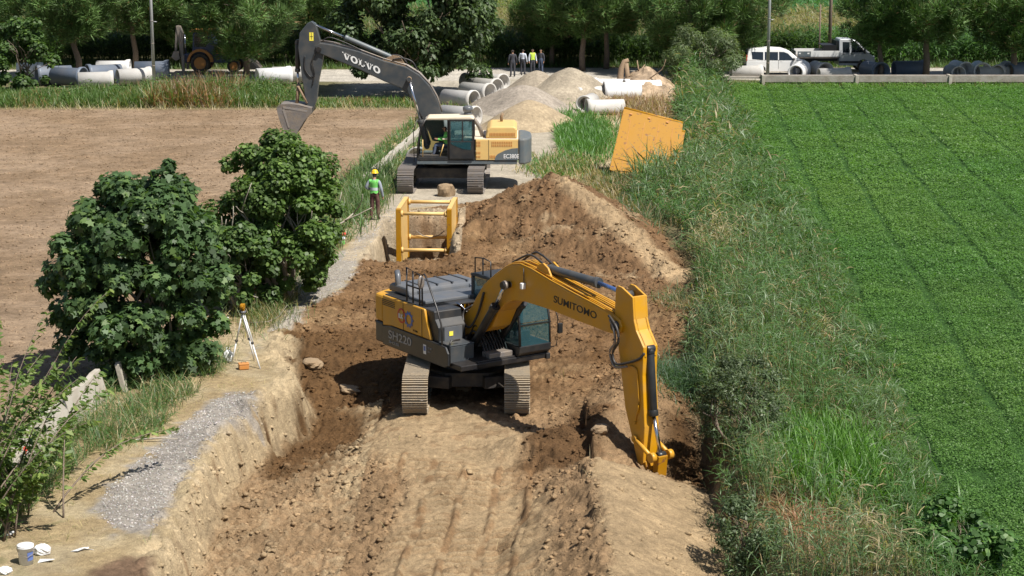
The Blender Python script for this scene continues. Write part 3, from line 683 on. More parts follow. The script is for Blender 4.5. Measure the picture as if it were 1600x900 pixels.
# grass along the low concrete wall, left
def alongwall():
    rg = np.random.default_rng(51); out = []
    for y0, y1, dens, wd, h0, h1 in ((32, 48, 330, .016, .25, .75), (56, 80, 70, .03, .25, .7), (80, 106, 40, .05, .3, .8)):
        n = int(3.2 * (y1 - y0) * dens); y = rg.uniform(y0, y1, n); o = rg.uniform(-1.1, 2.0, n)
        w = fbm(o * 1.5, y, 3, 1.3)
        k = (w + .6 * rg.random(n) > .05 + .25 * (o > 1.2)) & ~((y < 45) & (y > 32) & (o > 0.0) & (o < .1)); y, o, w = y[k], o[k], w[k]; n = len(y)
        if y0 == 32:
            k = ~((o > 1.0) & (y < 39)) ; y, o, w = y[k], o[k], w[k]; n = len(y)
        x = wall_x(y) + o
        pick = rg.random(n); c = np.where((pick < .62)[:, None], np.array([.095, .155, .055]), np.where((pick < .8)[:, None], np.array([.07, .16, .04]), np.array([.34, .28, .16]))) * (.7 + .6 * rg.random((n, 1)))
        out.append(blade_arrays(np.stack([x, y, zoff(x, y)], -1), rg.random(n) * 6.28, rg.uniform(h0, h1, n), wd * rg.uniform(.7, 1.3, n), rg.uniform(.7, 1.5, n), rg.uniform(.2, 1.9, n), c, seg=3, roll=rg.uniform(-.6, .6, n)))
    n = 3800; x = rg.uniform(-9.6, -4.8, n); y = rg.uniform(33, 47, n); k = (sdist(EXC, x, y) < -.25) & (sdist(GRAV, x, y) < -.1) & (fbm(x, y, 3, .8) > .1); x, y = x[k], y[k]; n = len(x)
    out.append(blade_arrays(np.stack([x, y, zoff(x, y)], -1), rg.random(n) * 6.28, rg.uniform(.08, .28, n), np.full(n, .012), rg.uniform(.1, 1.3, n), rg.uniform(0, 1.5, n), np.where((rg.random(n) < .75)[:, None], np.array([.42, .34, .19]), np.array([.16, .19, .07])) * (.7 + .6 * rg.random((n, 1))), seg=2))
    # the greener strip by the far site road and under the second tree
    out.append(tuft(2600, *at(575, 300), .9, 8.5, .4, 1.1, [(.10, .17, .06), (.08, .15, .045), (.17, .21, .10)], .035, 52))
    out.append(tuft(1900, *at(420, 480), .9, 3.2, .3, .7, [(.09, .13, .04), (.14, .17, .07), S1], .02, 53))
    return out
field('verge_grass', alongwall(), M['blade'], 'rough grass along the low concrete wall left of the dig', 'grass')
# weeds along the far end of the ploughed field
LEAFY = []
def farweeds():
    rg = np.random.default_rng(61); n = 24000; x = rg.uniform(-34, -4.6, n); y = rg.uniform(106.0, 113.5, n); w = fbm(x, y, 3, 2.6)
    k = ~((x > -12.0) & (y > 109.5)); x, y, w = x[k], y[k], w[k]; n = len(x)
    pick = rg.random(n) + .5 * w; c = np.where((pick < .72)[:, None], np.array([.085, .15, .035]), np.where((pick < .98)[:, None], np.array([.15, .19, .07]), np.array([.30, .19, .09])))
    rus = (np.abs(x + 18.6) < 2.4) & (rg.random(n) < .55); c[rus] = np.array([.26, .14, .07])
    hump = .55 + .60 * np.exp(-((x + 18.2) / 4.5) ** 2) * 1.5 + .45 * fbm(x, y * .5, 3, 3.5); hump = np.where(x > -12.0, .38, hump)
    c = c * (.7 + .6 * rg.random((n, 1)))
    out = [blade_arrays(np.stack([x, y, zoff(x, y)], -1), rg.random(n) * 6.28, hump * rg.uniform(.6, 1.35, n), rg.uniform(.03, .07, n), rg.uniform(.8, 1.55, n), rg.uniform(.1, 1.2, n), c, seg=2, roll=rg.uniform(-.8, .8, n))]
    n = 16000; x = rg.uniform(-34, -12.2, n); y = rg.uniform(107, 113.5, n); hh = (.55 + .55 * np.exp(-((x + 18.2) / 4.5) ** 2) + .6 * fbm(x, y * .5, 3, 2.2)); cl = fbm(x + 9, y, 3, 1.8) > .02; x, y, hh = x[cl], y[cl], hh[cl]; n = len(x)
    out2 = leaf_quads(np.stack([x, y, np.maximum(.05, hh * rg.uniform(.2, 1.1, n))], -1), rg.normal(0, .6, (n, 3)) + np.array([0, 0, .8]), rg.uniform(.06, .16, n), col_jit((.095, .16, .045), n, .4, .15, 63), rg, .6); LEAFY.append(out2)
    n = 1300; x = rg.uniform(-34, -5, n); y = rg.uniform(104.8, 106.6, n)
    out.append(blade_arrays(np.stack([x, y, zoff(x, y)], -1), rg.random(n) * 6.28, rg.uniform(.3, .9, n), np.full(n, .035), rg.uniform(.0, 1.3, n), rg.uniform(0, .6, n), col_jit((.52, .44, .28), n, .25, .05, 62), seg=1))
    return out
field('far_weeds', farweeds(), M['blade'], 'band of green and rusty weeds at the far edge of the ploughed field', 'weeds')
field('leafy_weeds', LEAFY, M['leaf'], 'leafy green weeds in clumps at the far edge of the ploughed field', 'weeds')
def edgegrass():
    out = []
    rg = np.random.default_rng(64); n = 5200; x = rg.uniform(14, 36, n); y = rg.uniform(116.3, 119, n); k = x < y * .29; x, y = x[k], y[k]; n = len(x)
    out.append(blade_arrays(np.stack([x, y, zoff(x, y)], -1), rg.random(n) * 6.28, rg.uniform(.15, .45, n), np.full(n, .05), rg.uniform(.6, 1.5, n), rg.uniform(0, 1, n), np.where((rg.random(n) < .7)[:, None], np.array([.09, .19, .04]), np.array([.26, .22, .12])) * (.7 + .6 * rg.random((n, 1))), seg=1))
    n = 9000; x = rg.uniform(-42, 42, n); y = rg.uniform(129.3, 131.3, n)
    out.append(blade_arrays(np.stack([x, y, zoff(x, y)], -1), rg.random(n) * 6.28, rg.uniform(.2, .8, n), np.full(n, .07), rg.uniform(.6, 1.5, n), rg.uniform(0, 1, n), col_jit((.10, .16, .05), n, .4, .15, 65), seg=1))
    return out
field('roadside_grass', edgegrass(), M['blade'], 'short grass along both sides of the far road', 'grass')

# maize beyond the road
def maize():
    rg = np.random.default_rng(71); parts = []
    def plants(x, y, H, tone, nl, lw, ll, tassel):
        n = len(x); z = zoff(x, y) * 0
        f = rg.uniform(.15, .95, (n, nl)); H2 = H[:, None]
        X = np.repeat(x[:, None], nl, 1); Y = np.repeat(y[:, None], nl, 1); Z = f * H2
        c = np.repeat(tone, nl, 0) * (.65 + .7 * rg.random((n * nl, 1))); N_ = n * nl
        parts.append(blade_arrays(np.stack([X, Y, Z], -1).reshape(-1, 3), rg.random(N_) * 6.28, rg.uniform(.6, 1.2, N_) * ll, rg.uniform(.8, 1.2, N_) * lw, rg.uniform(.6, 1.3, N_), rg.uniform(.8, 2.2, N_), c, seg=3, roll=rg.uniform(-.5, .5, N_)))
        parts.append(blade_arrays(np.stack([x, y, z], -1), rg.random(n) * 6.28, H, np.full(n, .05), np.full(n, 1.52), np.zeros(n), tone * .9, seg=1))
        t = tassel > .5
        if t.any():
            xs, ys, hs = x[t], y[t], H[t]; q = 4
            for j in range(q):
                m = len(xs); parts.append(blade_arrays(np.stack([xs, ys, hs * .96], -1), rg.random(m) * 6.28, rg.uniform(.25, .5, m), np.full(m, .045), rg.uniform(.9, 1.5, m), rg.uniform(0, .6, m), col_jit((.32, .27, .14), m, .25, .08, 72 + j), seg=1))
    n = 9000; x = rg.uniform(-42, 43, n); y = 131.2 + rg.integers(0, 9, n) * .75 + rg.normal(0, .1, n)
    g = fbm(x, y, 2, 6); right = sstep(20, 23, x)
    tone = np.array([.060, .105, .032])[None] * (1 - right)[:, None] + np.array([.085, .165, .055])[None] * right[:, None]
    H = 2.35 + .25 * g + .15 * rg.normal(0, 1, n) - .2 * right
    plants(x, y, H, tone * (1 + .2 * g)[:, None], 7, .085, .8, (rg.random(n) < .5 * (1 - right)))
    n = 12000; y = rg.uniform(138, 168, n); x = rg.uniform(-44, 52, n); 
    row = np.round((x - .09 * y) / .95); x = row * .95 + .09 * y + rg.normal(0, .12, n)
    bei = ((x > 19) & (x < 28)) | (np.abs(x - 1.0) < 4.5); c = np.where(bei[:, None], np.array([.22, .20, .095]), np.array([.07, .12, .035]))
    k = rg.random(n) < .8; x, y, c = x[k], y[k], c[k]; n = len(x)
    plants(x, y, rg.uniform(1.7, 2.3, n), c, 4, .11, .8, (rg.random(n) < .8))
    n = 9000; y = rg.uniform(168, 235, n); x = rg.uniform(-60, 66, n); row = np.round((x - .09 * y) / 1.5); x = row * 1.5 + .09 * y + rg.normal(0, .22, n)
    plants(x, y, rg.uniform(.7, 1.3, n), np.where(((x > 8) | (x < -6))[:, None], np.array([.07, .17, .055]), np.array([.20, .21, .085])), 5, .16, .7, np.zeros(n))
    return parts
field('maize_field', maize(), M['blade'], 'tall maize standing in rows beyond the far road', 'maize')

# ------------------------------------------------------------------ trees
def limb_mesh(mb, p0, d, L, r, depth, rg, tips, spread=.6, up=.25, n=7):
    pts = [Vector(p0)]; d = Vector(d).normalized(); k = 4
    for i in range(k):
        d = (d + Vector((rg.normal(0, .16), rg.normal(0, .16), rg.normal(0, .10) + up * .12))).normalized(); pts.append(pts[-1] + d * L / k)
    mb.tube(pts, [r * (1 - .5 * i / k) for i in range(k + 1)], n)
    tips.append(pts[-1]); 
    if depth > 0:
        tips.append(pts[2])
        for j in range(3):
            q = pts[2 + (j % 3)]; a = rg.random() * 6.28
            nd = (d + Vector((cos(a), sin(a), rg.uniform(-.1, .5))) * spread).normalized()
            limb_mesh(mb, q, nd, L * rg.uniform(.55, .8), r * .5, depth - 1, rg, tips, spread, up, max(4, n - 2))
def pine_mesh(seed, h=7.8, R_=3.7, cz=2.3, n=40000):
    rg = np.random.default_rng(seed); mb = MB(); tips = []
    tr = [Vector((rg.normal(0, .05) * i, rg.normal(0, .05) * i, h * .8 * i / 6)) for i in range(7)]
    mb.tube(tr, [.23 * (1 - .12 * i) for i in range(7)], 12)
    for i in range(14):
        z = rg.uniform(cz, h * .8); a = rg.random() * 6.28; p = tr[min(6, int(z / (h * .8) * 6))]; p = Vector((p.x, p.y, z))
        q = p + Vector((cos(a), sin(a), .25)) * R_ * rg.uniform(.5, .8); mb.tube([p, (p + q) / 2 + Vector((0, 0, .1)), q], [.08, .05, .02], 5)
    # puffs of needles
    np_ = 135; P = []
    for i in range(np_):
        u = rg.random(); z = cz + .3 + (h - cz - .3) * u; prof = sqrt(max(.02, 1 - ((u - .38) / .66) ** 2)) if u > .38 else (.42 + .58 * (u / .38))
        rr = R_ * prof * sqrt(rg.uniform(.15, 1.0)); a = rg.random() * 6.28; P.append((rr * cos(a), rr * sin(a), z + rg.normal(0, .15), rg.uniform(.42, .80)))
    P = np.array(P); w = P[:, 3] ** 2; pk = rg.choice(np_, n, p=w / w.sum())
    d = rg.normal(0, 1, (n, 3)); d /= np.linalg.norm(d, axis=1)[:, None]; rad = P[pk, 3] * rg.uniform(.35, 1.0, n) ** .6
    pos = P[pk, :3] + d * rad[:, None] * np.array([1, 1, .85])
    az = np.arctan2(d[:, 1], d[:, 0]) + rg.normal(0, .5, n); up = np.arcsin(np.clip(d[:, 2], -1, 1)) * .6 + .55 + rg.normal(0, .3, n)
    tone = rg.uniform(.7, 1.3, np_)[pk]; c = np.array([.092, .160, .046])[None] * tone[:, None] * (.6 + .8 * rg.random((n, 1)))
    br = rg.random(n) < .04; c[br] = np.array([.20, .13, .06])
    V, F, C = blade_arrays(pos, az, rg.uniform(.26, .50, n), rg.uniform(.07, .13, n), up, rg.uniform(-.2, .4, n), c, seg=1, roll=rg.uniform(-1.2, 1.2, n))
    return mb, V, F, C
PINES = []
for s in range(4):
    t = thing('pine_tree', (0, 0, -60), 'pine', 'tree')
    mb, V, F, C = pine_mesh(80 + s, cz=(2.3, 2.3, 1.2, 1.8)[s])
    mb.build('trunk', M['bark'], t); fast_mesh('crown', V, F, M['needle'], t, C)
    PINES.append(t)
PG = 'pines along the far road'
pine_spots = [  # photo x of trunk, Y, kind, scale, label
    (-45, 124, 2, 1.0, 'pine cut by the left edge of the photo, behind the leafy bush'),
    (123, 122.5, 0, 1.0, 'spreading pine standing over the pipes at far left, bare dark trunk showing'),
    (212, 129, 1, .95, 'pine behind the left metal lamp pole, its crown meeting the pine left of it'),
    (285, 131, 3, .9, 'shaded pine standing behind the backhoe loader'),
    (385, 122.5, 2, 1.0, 'dense low-crowned pine between the backhoe loader and the raised grey bucket'),
    (500, 132, 1, 1.0, 'pine behind the raised grey excavator arm, left of the broadleaf tree'),
    (862, 131, 3, .85, 'small pine at the left of the middle clump, above the rear sand heap'),
    (910, 127, 1, 1.0, 'middle pine with a pale bare trunk behind the rear sand heap'),
    (947, 128.5, 0, .9, 'pine with a pale trunk, close right of the middle pine'),
    (1075, 124, 2, 1.02, 'broad pine above the tall reeds behind the root heap'),
    (1150, 125.5, 3, .95, 'pine left of the right metal lamp pole, above the traffic cone'),
    (1375, 121.5, 0, .84, 'pine in front of the pickup bonnet, dark trunk, left of the right-hand group'),
    (1446, 120.8, 1, 1.05, 'pine with the thickest trunk beside the blue-grey covered pipe'),
    (1583, 121.5, 3, 1.0, 'pine at the right edge above the last pipes behind the concrete channel'),
    (1655, 123, 0, 1.0, 'pine cut by the right edge of the photo')]
used = set()
for i, (px, Y, k, s, lab) in enumerate(pine_spots):
    X = (px - 800) / 2900 * (Y * cos(PITCH) + 12 * sin(PITCH))
    o = PINES[k] if k not in used else copy_tree(PINES[k]); used.add(k)
    o.location = (X, Y, 0); o.rotation_euler.z = i * 1.9; o.scale = (s, s, s * (1 + .05 * (i % 3)))
    tag(o, lab, 'pine tree', PG)

def leafy_tree(name, loc, label, cat, h, rx, ry, cz, n, lsize, col, shape, seed, bark='bark', trunks=3, cl=60, aspect=.9, droop=0.0, light=None, sub=.45, group=None, tr_h=.45, tops=()):
    """trunk with limbs; crown of leaf-shaped faces set in clumps of uneven size"""
    rg = np.random.default_rng(seed); t = thing(name, loc, label, cat, group=group); mb = MB(); tips = []
    for i in range(trunks):
        a = rg.random() * 6.28; limb_mesh(mb, (rg.normal(0, .12), rg.normal(0, .12), -.1), (cos(a) * .4, sin(a) * .4, 1), h * tr_h, .03 * h / 2 + .02, 2, rg, tips, .8)
    mb.build('trunk', M[bark], t)
    P = []
    for i in range(cl):
        u = rg.random() ** .8; z = cz + (h - cz) * u; prof = sqrt(max(.05, 1 - ((u - .40) / .68) ** 2)) if u > .4 else .80 + .2 * (u / .4)
        q = sqrt(rg.uniform(.2, 1.0)); a = rg.random() * 6.28; P.append((rx * prof * q * cos(a), ry * prof * q * sin(a), z, rg.uniform(.55, 1.15) * sub * rx * .55))
    for q in tops: P.append(q)
    P = np.array(P); w = P[:, 3] ** 1.6; K = len(P); pk = rg.choice(K, n, p=w / w.sum())
    d = rg.normal(0, 1, (n, 3)); d /= np.linalg.norm(d, axis=1)[:, None]; rad = P[pk, 3] * rg.uniform(.2, 1.0, n) ** .5
    pos = P[pk, :3] + d * rad[:, None] * np.array([1, 1, .85]); pos[:, 2] = np.maximum(pos[:, 2], .12)
    nr = d * .8 + np.array([0, 0, .75]) + rg.normal(0, .45, (n, 3))
    ax = d * .8 + rg.normal(0, .5, (n, 3)) - np.array([0, 0, droop])
    tone = rg.uniform(.72, 1.28, K)[pk]; c = np.array(col)[None] * tone[:, None] * (.65 + .7 * rg.random((n, 1)))
    if light is not None: m = rg.random(n) < .16; c[m] = np.array(light) * (.8 + .4 * rg.random((m.sum(), 1)))
    V, F, C = leaf_quads(pos, nr, rg.uniform(.55, 1.25, n) * lsize, c, rg, aspect, shape, ax)
    fast_mesh('crown', V, F, M['leaf'], t, C)
    return t
x, y = at(262, 596)
leafy_tree('fig_tree', (x - .66, y + .7, 0), 'large dark fig tree with broad lobed leaves left of the tripod', 'fig tree', 4.75, 2.12, 1.9, .15, 21000, .215, (.060, .108, .040), 'fig', 91, 'palebark', 5, 150, 1.0, .2, (.12, .19, .06), sub=.42,
           tops=[(.6, 0, 5.05, .33), (.75, .1, 5.35, .22), (.1, .3, 4.7, .4), (-.9, .2, 4.75, .3), (-1.3, 0, 4.3, .35), (1.1, -.1, 4.6, .4), (-2.0, 0, 2.6, .55), (-2.3, .1, 2.3, .4), (-2.0, .2, 1.5, .55), (-1.9, 0, 3.3, .45), (-1.9, 0, .8, .5), (1.5, 0, .6, .45), (1.0, -.4, .45, .45)])
x, y = at(446, 472)
leafy_tree('mulberry_tree', (x + .02, y + .3, 0), 'lighter green leafy tree between the fig tree and the worker', 'tree', 4.75, 1.72, 1.9, .3, 40000, .135, (.082, .140, .034), 'oval', 92, 'palebark', 5, 170, .9, .3, (.15, .23, .06), sub=.44,
           tops=[(-1.1, 0, 4.4, .4), (-1.6, .1, 4.1, .35), (.2, 0, 4.85, .35), (-1.9, -.3, 1.7, .7), (-2.1, 0, 2.6, .6), (-1.5, .3, .9, .6)])
x, y = at(372, 500)
leafy_tree('shrub', (x - .1, y + 1.2, 0), 'low leafy shrub filling the gap between the fig tree and the lighter tree', 'shrub', 2.5, 1.15, 1.2, .1, 9000, .15, (.072, .125, .038), 'oval', 191, 'palebark', 4, 70, .9, .2, (.14, .21, .06), sub=.5)
x, y = at(660, 118)
leafy_tree('broadleaf_tree', (x * .95, 113.0, 0), 'big dark broadleaf tree behind the grey boom', 'tree', 9.4, 4.8, 4.0, 1.0, 42000, .34, (.062, .098, .040), 'oval', 93, 'bark', 3, 190, .55, 1.0, (.12, .17, .07), sub=.34, tr_h=.4)
x, y = at(0, 160)
leafy_tree('leafy_bush', (x - .3, 114.5, 0), 'dark green bush at the left edge, left of the first far pipes', 'bush', 4.2, 1.9, 1.6, .2, 5000, .24, (.06, .11, .03), 'oval', 94, cl=40, sub=.5, light=(.12, .19, .05))
x, y = at(1078, 118)
leafy_tree('willow_shrub', (x, 115.5, 0), 'tall grey-green shrub rising from the reeds right of the root heap', 'shrub', 3.6, 2.5, 2.3, .2, 9500, .30, (.115, .155, .075), 'rhomb', 95, cl=60, aspect=.18, sub=.5, light=(.19, .22, .12))
x, y = at(1165, 700)
leafy_tree('weedy_bush', (x, y, .1), 'dark small-leaved bush in the reeds right of the digging bucket', 'bush', 1.75, .95, 1.9, .1, 9000, .085, (.07, .10, .045), 'rhomb', 96, cl=60, aspect=.45, sub=.5, light=(.17, .21, .12), trunks=4)
x, y = at(1505, 878)
leafy_tree('bramble', (x - .1, y, .1), 'broad-leaved bramble between reeds and crop in the lower right corner', 'bramble', .85, 1.0, 1.2, .05, 2300, .13, (.065, .14, .035), 'oval', 97, cl=30, sub=.5, light=(.14, .24, .07), trunks=3)
x, y = at(1150, 880)
leafy_tree('weedy_bush', (x + .2, y + .4, .0), 'low dark bush at the foot of the smooth tan spoil slope', 'bush', 1.0, .7, 1.0, .05, 3200, .085, (.07, .105, .045), 'rhomb', 98, cl=36, aspect=.5, sub=.5, light=(.17, .22, .12), trunks=3)
# near-left sapling with long drooping leaves
def sapling():
    rg = np.random.default_rng(99); t = thing('sapling', (-9.75, 33.6, 0), 'thin-branched sapling with narrow leaves at the left edge, over the low wall', 'sapling'); mb = MB(); V_ = []
    pos = []; ax = []
    for i in range(84):
        a = rg.random() * 6.28; L = rg.uniform(1.7, 4.9); o = Vector((rg.normal(0, .5) - .45, rg.normal(0, 1.6), 0)); e = rg.uniform(.75, 1.5); p = o.copy(); pts = [p.copy()]
        st = L / 9
        for k in range(9):
            e -= rg.uniform(0, .17); p = p + Vector((cos(a) * cos(e) * .62, sin(a) * cos(e), sin(e))) * st; pts.append(p.copy())
            if k > 1:
                for q in range(15):
                    f = rg.random(); s_ = pts[-2].lerp(p, f); b = a + rg.choice([-1, 1]) * rg.uniform(.4, 1.3)
                    d = Vector((cos(b), sin(b), rg.uniform(-.6, .3))).normalized(); pos.append(s_ + d * .11); ax.append(d)
        mb.tube(pts, .022, 5, r_end=.005)
    mb.build('trunk', M['bark'], t)
    P = np.array([tuple(q) for q in pos]); A = np.array([tuple(q) for q in ax]); n = len(P)
    P[:, 2] = np.maximum(P[:, 2], .05)
    c = np.where((rg.random(n) < .3)[:, None], np.array([.19, .25, .07]), np.array([.105, .165, .045])) * (.7 + .6 * rg.random((n, 1)))
    V, F, C = leaf_quads(P, np.array([0, 0, 1.0]) + rg.normal(0, .5, (n, 3)), rg.uniform(.12, .22, n), c, rg, .42, 'oval', A)
    fast_mesh('crown', V, F, M['leaf'], t, C)
sapling()
parts = [tuft(500, *at(1035, 292), 1.2, 3.0, .8, 1.9, [(.10, .16, .06), (.15, .19, .09), (.07, .12, .04)], .05, 148, up=(.8, 1.5), droop=(.2, 1.6)), tuft(180, *at(965, 288), .9, 1.8, .3, .8, [(.10, .16, .06), (.07, .12, .04)], .04, 149)]
field('reed_clump', parts, M['blade'], 'reeds growing up in front of the tipped yellow panel', 'reeds')
parts = [tuft(1700, *at(1068, 592), .85, 1.7, .35, .8, [(.065, .12, .055), (.09, .14, .08), (.05, .095, .04)], .020, 151, up=(.6, 1.5), droop=(.6, 2.2)),
         tuft(700, *at(1062, 480), .7, 1.6, .2, .5, [(.09, .14, .06), (.26, .20, .11), (.12, .16, .08)], .020, 152, up=(.3, 1.4)),
         tuft(900, *at(1012, 372), .8, 2.6, .3, .8, [(.07, .11, .05), (.20, .16, .09), (.10, .14, .06)], .028, 153, up=(.3, 1.4))]
field('bank_grass', parts, M['blade'], 'dark tufts of reed overhanging the bare bank beside the raised arm', 'reeds')
# ------------------------------------------------------------------ people
def person(loc, rz, label, pose, top='greycloth', legs='denim', vest=None, helmet=None, scale=1.0, group=None, hair=True, sink=0.0):
    """one skinned body; clothes are the same surface lifted off it. pose: joints in metres, x right, y forward, z up"""
    J = dict(pelvis=(0, 0, .95), waist=(0, 0, 1.08), chest=(0, -.01, 1.30), neck=(0, -.01, 1.47), headb=(0, .01, 1.56), headt=(0, .02, 1.72),
             shl=(-.17, -.01, 1.42), ell=(-.25, -.02, 1.14), wrl=(-.27, .06, .89), hal=(-.27, .09, .81),
             shr=(.17, -.01, 1.42), elr=(.25, -.02, 1.14), wrr=(.27, .06, .89), har=(.27, .09, .81),
             hil=(-.09, 0, .92), knl=(-.11, .02, .50), anl=(-.12, -.02, .09), tol=(-.13, .15, .04),
             hir=(.09, 0, .92), knr=(.11, .02, .50), anr=(.12, -.02, .09), tor=(.13, .15, .04))
    J.update(pose)
    rad = dict(pelvis=(.150, .105), waist=(.135, .098), chest=(.165, .112), neck=(.052, .055), headb=(.068, .082), headt=(.072, .088), shl=(.065, .065), ell=(.047, .047), wrl=(.031, .031), hal=(.036, .022),
               hil=(.09, .095), knl=(.062, .065), anl=(.045, .045), tol=(.042, .032))
    E_ = [('pelvis', 'waist', 'torso'), ('waist', 'chest', 'torso'), ('chest', 'neck', 'torso'), ('neck', 'headb', 'neck'), ('headb', 'headt', 'head')]
    for s in 'lr':
        E_ += [('chest', 'sh' + s, 'torso'), ('sh' + s, 'el' + s, 'arm'), ('el' + s, 'wr' + s, 'arm'), ('wr' + s, 'ha' + s, 'hand'),
               ('pelvis', 'hi' + s, 'leg'), ('hi' + s, 'kn' + s, 'leg'), ('kn' + s, 'an' + s, 'leg'), ('an' + s, 'to' + s, 'foot')]
        rad['sh' + s] = rad['shl']; rad['el' + s] = rad['ell']; rad['wr' + s] = rad['wrl']; rad['ha' + s] = rad['hal']; rad['hi' + s] = rad['hil']; rad['kn' + s] = rad['knl']; rad['an' + s] = rad['anl']; rad['to' + s] = rad['tol']
        # four fingers and a thumb
        w = Vector(J['wr' + s]); h = Vector(J['ha' + s]); d = (h - w).normalized(); sd = d.cross(Vector((1, 0, 0)))
        if sd.length < .1: sd = d.cross(Vector((0, 0, 1)))
        sd.normalize(); inn = sd.cross(d).normalized() * (1 if s == 'l' else -1)
        for k in range(4):
            b = h + sd * (.024 - .016 * k) + d * .01; L = (.060, .070, .066, .052)[k]
            n1, n2 = 'f%d%s' % (k, s), 'g%d%s' % (k, s); J[n1] = tuple(b + d * L * .55); J[n2] = tuple(b + d * L * .95 + inn * .02)
            rad[n1] = (.009, .009); rad[n2] = (.007, .007); E_ += [('ha' + s, n1, 'hand'), (n1, n2, 'hand')]
        J['th' + s] = tuple(w.lerp(h, .55) + sd * .045 + d * .03); rad['th' + s] = (.011, .011); E_.append(('ha' + s, 'th' + s, 'hand'))
    names = list(J); ix = {k: i for i, k in enumerate(names)}
    me = bpy.data.meshes.new('body'); me.from_pydata([J[k] for k in names], [(ix[a], ix[b]) for a, b, _ in E_], [])
    o = bpy.data.objects.new('tmp', me); COL.objects.link(o)
    o.modifiers.new('s', 'SKIN'); sk = me.skin_vertices[0].data
    for k in names: sk[ix[k]].radius = rad[k]; sk[ix[k]].use_root = (k == 'pelvis')
    ss = o.modifiers.new('u', 'SUBSURF'); ss.levels = 1; ss.render_levels = 1
    dg = bpy.context.evaluated_depsgraph_get(); dg.update()
    src = bpy.data.meshes.new_from_object(o.evaluated_get(dg)); bpy.data.objects.remove(o)
    Vv = np.array([v.co[:] for v in src.vertices]); Nn = np.array([v.normal[:] for v in src.vertices])
    def cls(p):
        best = None; bd = 1e9
        for a, b, t in E_:
            A = np.array(J[a]); B = np.array(J[b]); e = B - A; u = min(1, max(0, (p - A) @ e / (e @ e + 1e-9)))
            r = rad[a][0] * (1 - u) + rad[b][0] * u; dd = np.linalg.norm(p - A - e * u) - r
            if dd < bd: bd = dd; best = t
        return best
    P = [tuple(f.vertices) for f in src.polygons]; cen = [Vv[list(f)].mean(0) for f in P]; T = [cls(c) for c in cen]
    root = thing('person', loc, label, 'person', rz, group); root.scale = (scale,) * 3
    if sink: root.location.z -= sink
    def piece(name, sel, off, m, parent=root):
        fs = [f for f, t, c in zip(P, T, cen) if sel(t, c)]; ids = sorted({i for f in fs for i in f}); mp = {i: k for k, i in enumerate(ids)}
        mb = MB(); mb.add([tuple(Vv[i] + Nn[i] * off) for i in ids], [tuple(mp[i] for i in f) for f in fs], smooth=True)
        return mb.build(name, m, parent)
    piece('body', lambda t, c: True, 0, M['skin'])
    root.children[0].data.update() if root.children else None
    hz = J['headb'][2]; hx, hy = J['headt'][0], J['headt'][1]
    piece('shirt', lambda t, c: t in ('torso', 'arm') and not (t == 'torso' and c[2] < J['waist'][2] - .05), .012, M[top])
    piece('trousers', lambda t, c: t == 'leg' or (t == 'torso' and c[2] < J['waist'][2] + .02), .014, M[legs])
    piece('boots', lambda t, c: t == 'foot', .012, M['plastic'])
    if hair: piece('hair', lambda t, c: t == 'head' and (c[2] > hz + .10 or c[1] < hy - .03), .010, M['hair'])
    # face: nose, ears, eyes, mouth on the front of the head
    f = MB(); hc = Vector(J['headb']).lerp(Vector(J['headt']), .45)
    f.blob(hc + Vector((0, .092, -.005)), (.014, .022, .022)); 
    for s in (-1, 1): f.blob(hc + Vector((s * .076, 0, 0)), (.012, .022, .032))
    f.build('nose_and_ears', M['skin'], root)
    e = MB()
    for s in (-1, 1): e.blob(hc + Vector((s * .030, .080, .022)), (.011, .009, .007))
    e.box(hc + Vector((0, .086, -.042)), (.045, .008, .007)); e.build('eyes_and_mouth', M['hair'], root)
    if vest:
        vz = J['waist'][2] - .09
        v = piece('vest', lambda t, c: t == 'torso' and c[2] > vz and c[2] < J['neck'][2] - .015, .024, M[vest])
        b = piece('reflective_band', lambda t, c: t == 'torso' and (abs(c[2] - J['waist'][2] - .06) < .028), .029, M['reflect'], v)
    if helmet:
        h = MB(); c = Vector(J['headt']); 
        h.lathe([(0.0, .105), (.05, .098), (.09, .072), (.110, .035), (.118, -.015), (.125, -.02), (.140, -.026), (.118, -.03)], 20, Matrix.Translation(c + Vector((0, 0, .012))))
        h.box(c + Vector((0, .135, -.02)), (.12, .07, .008)); h.build('helmet', M[helmet], root)
    return root

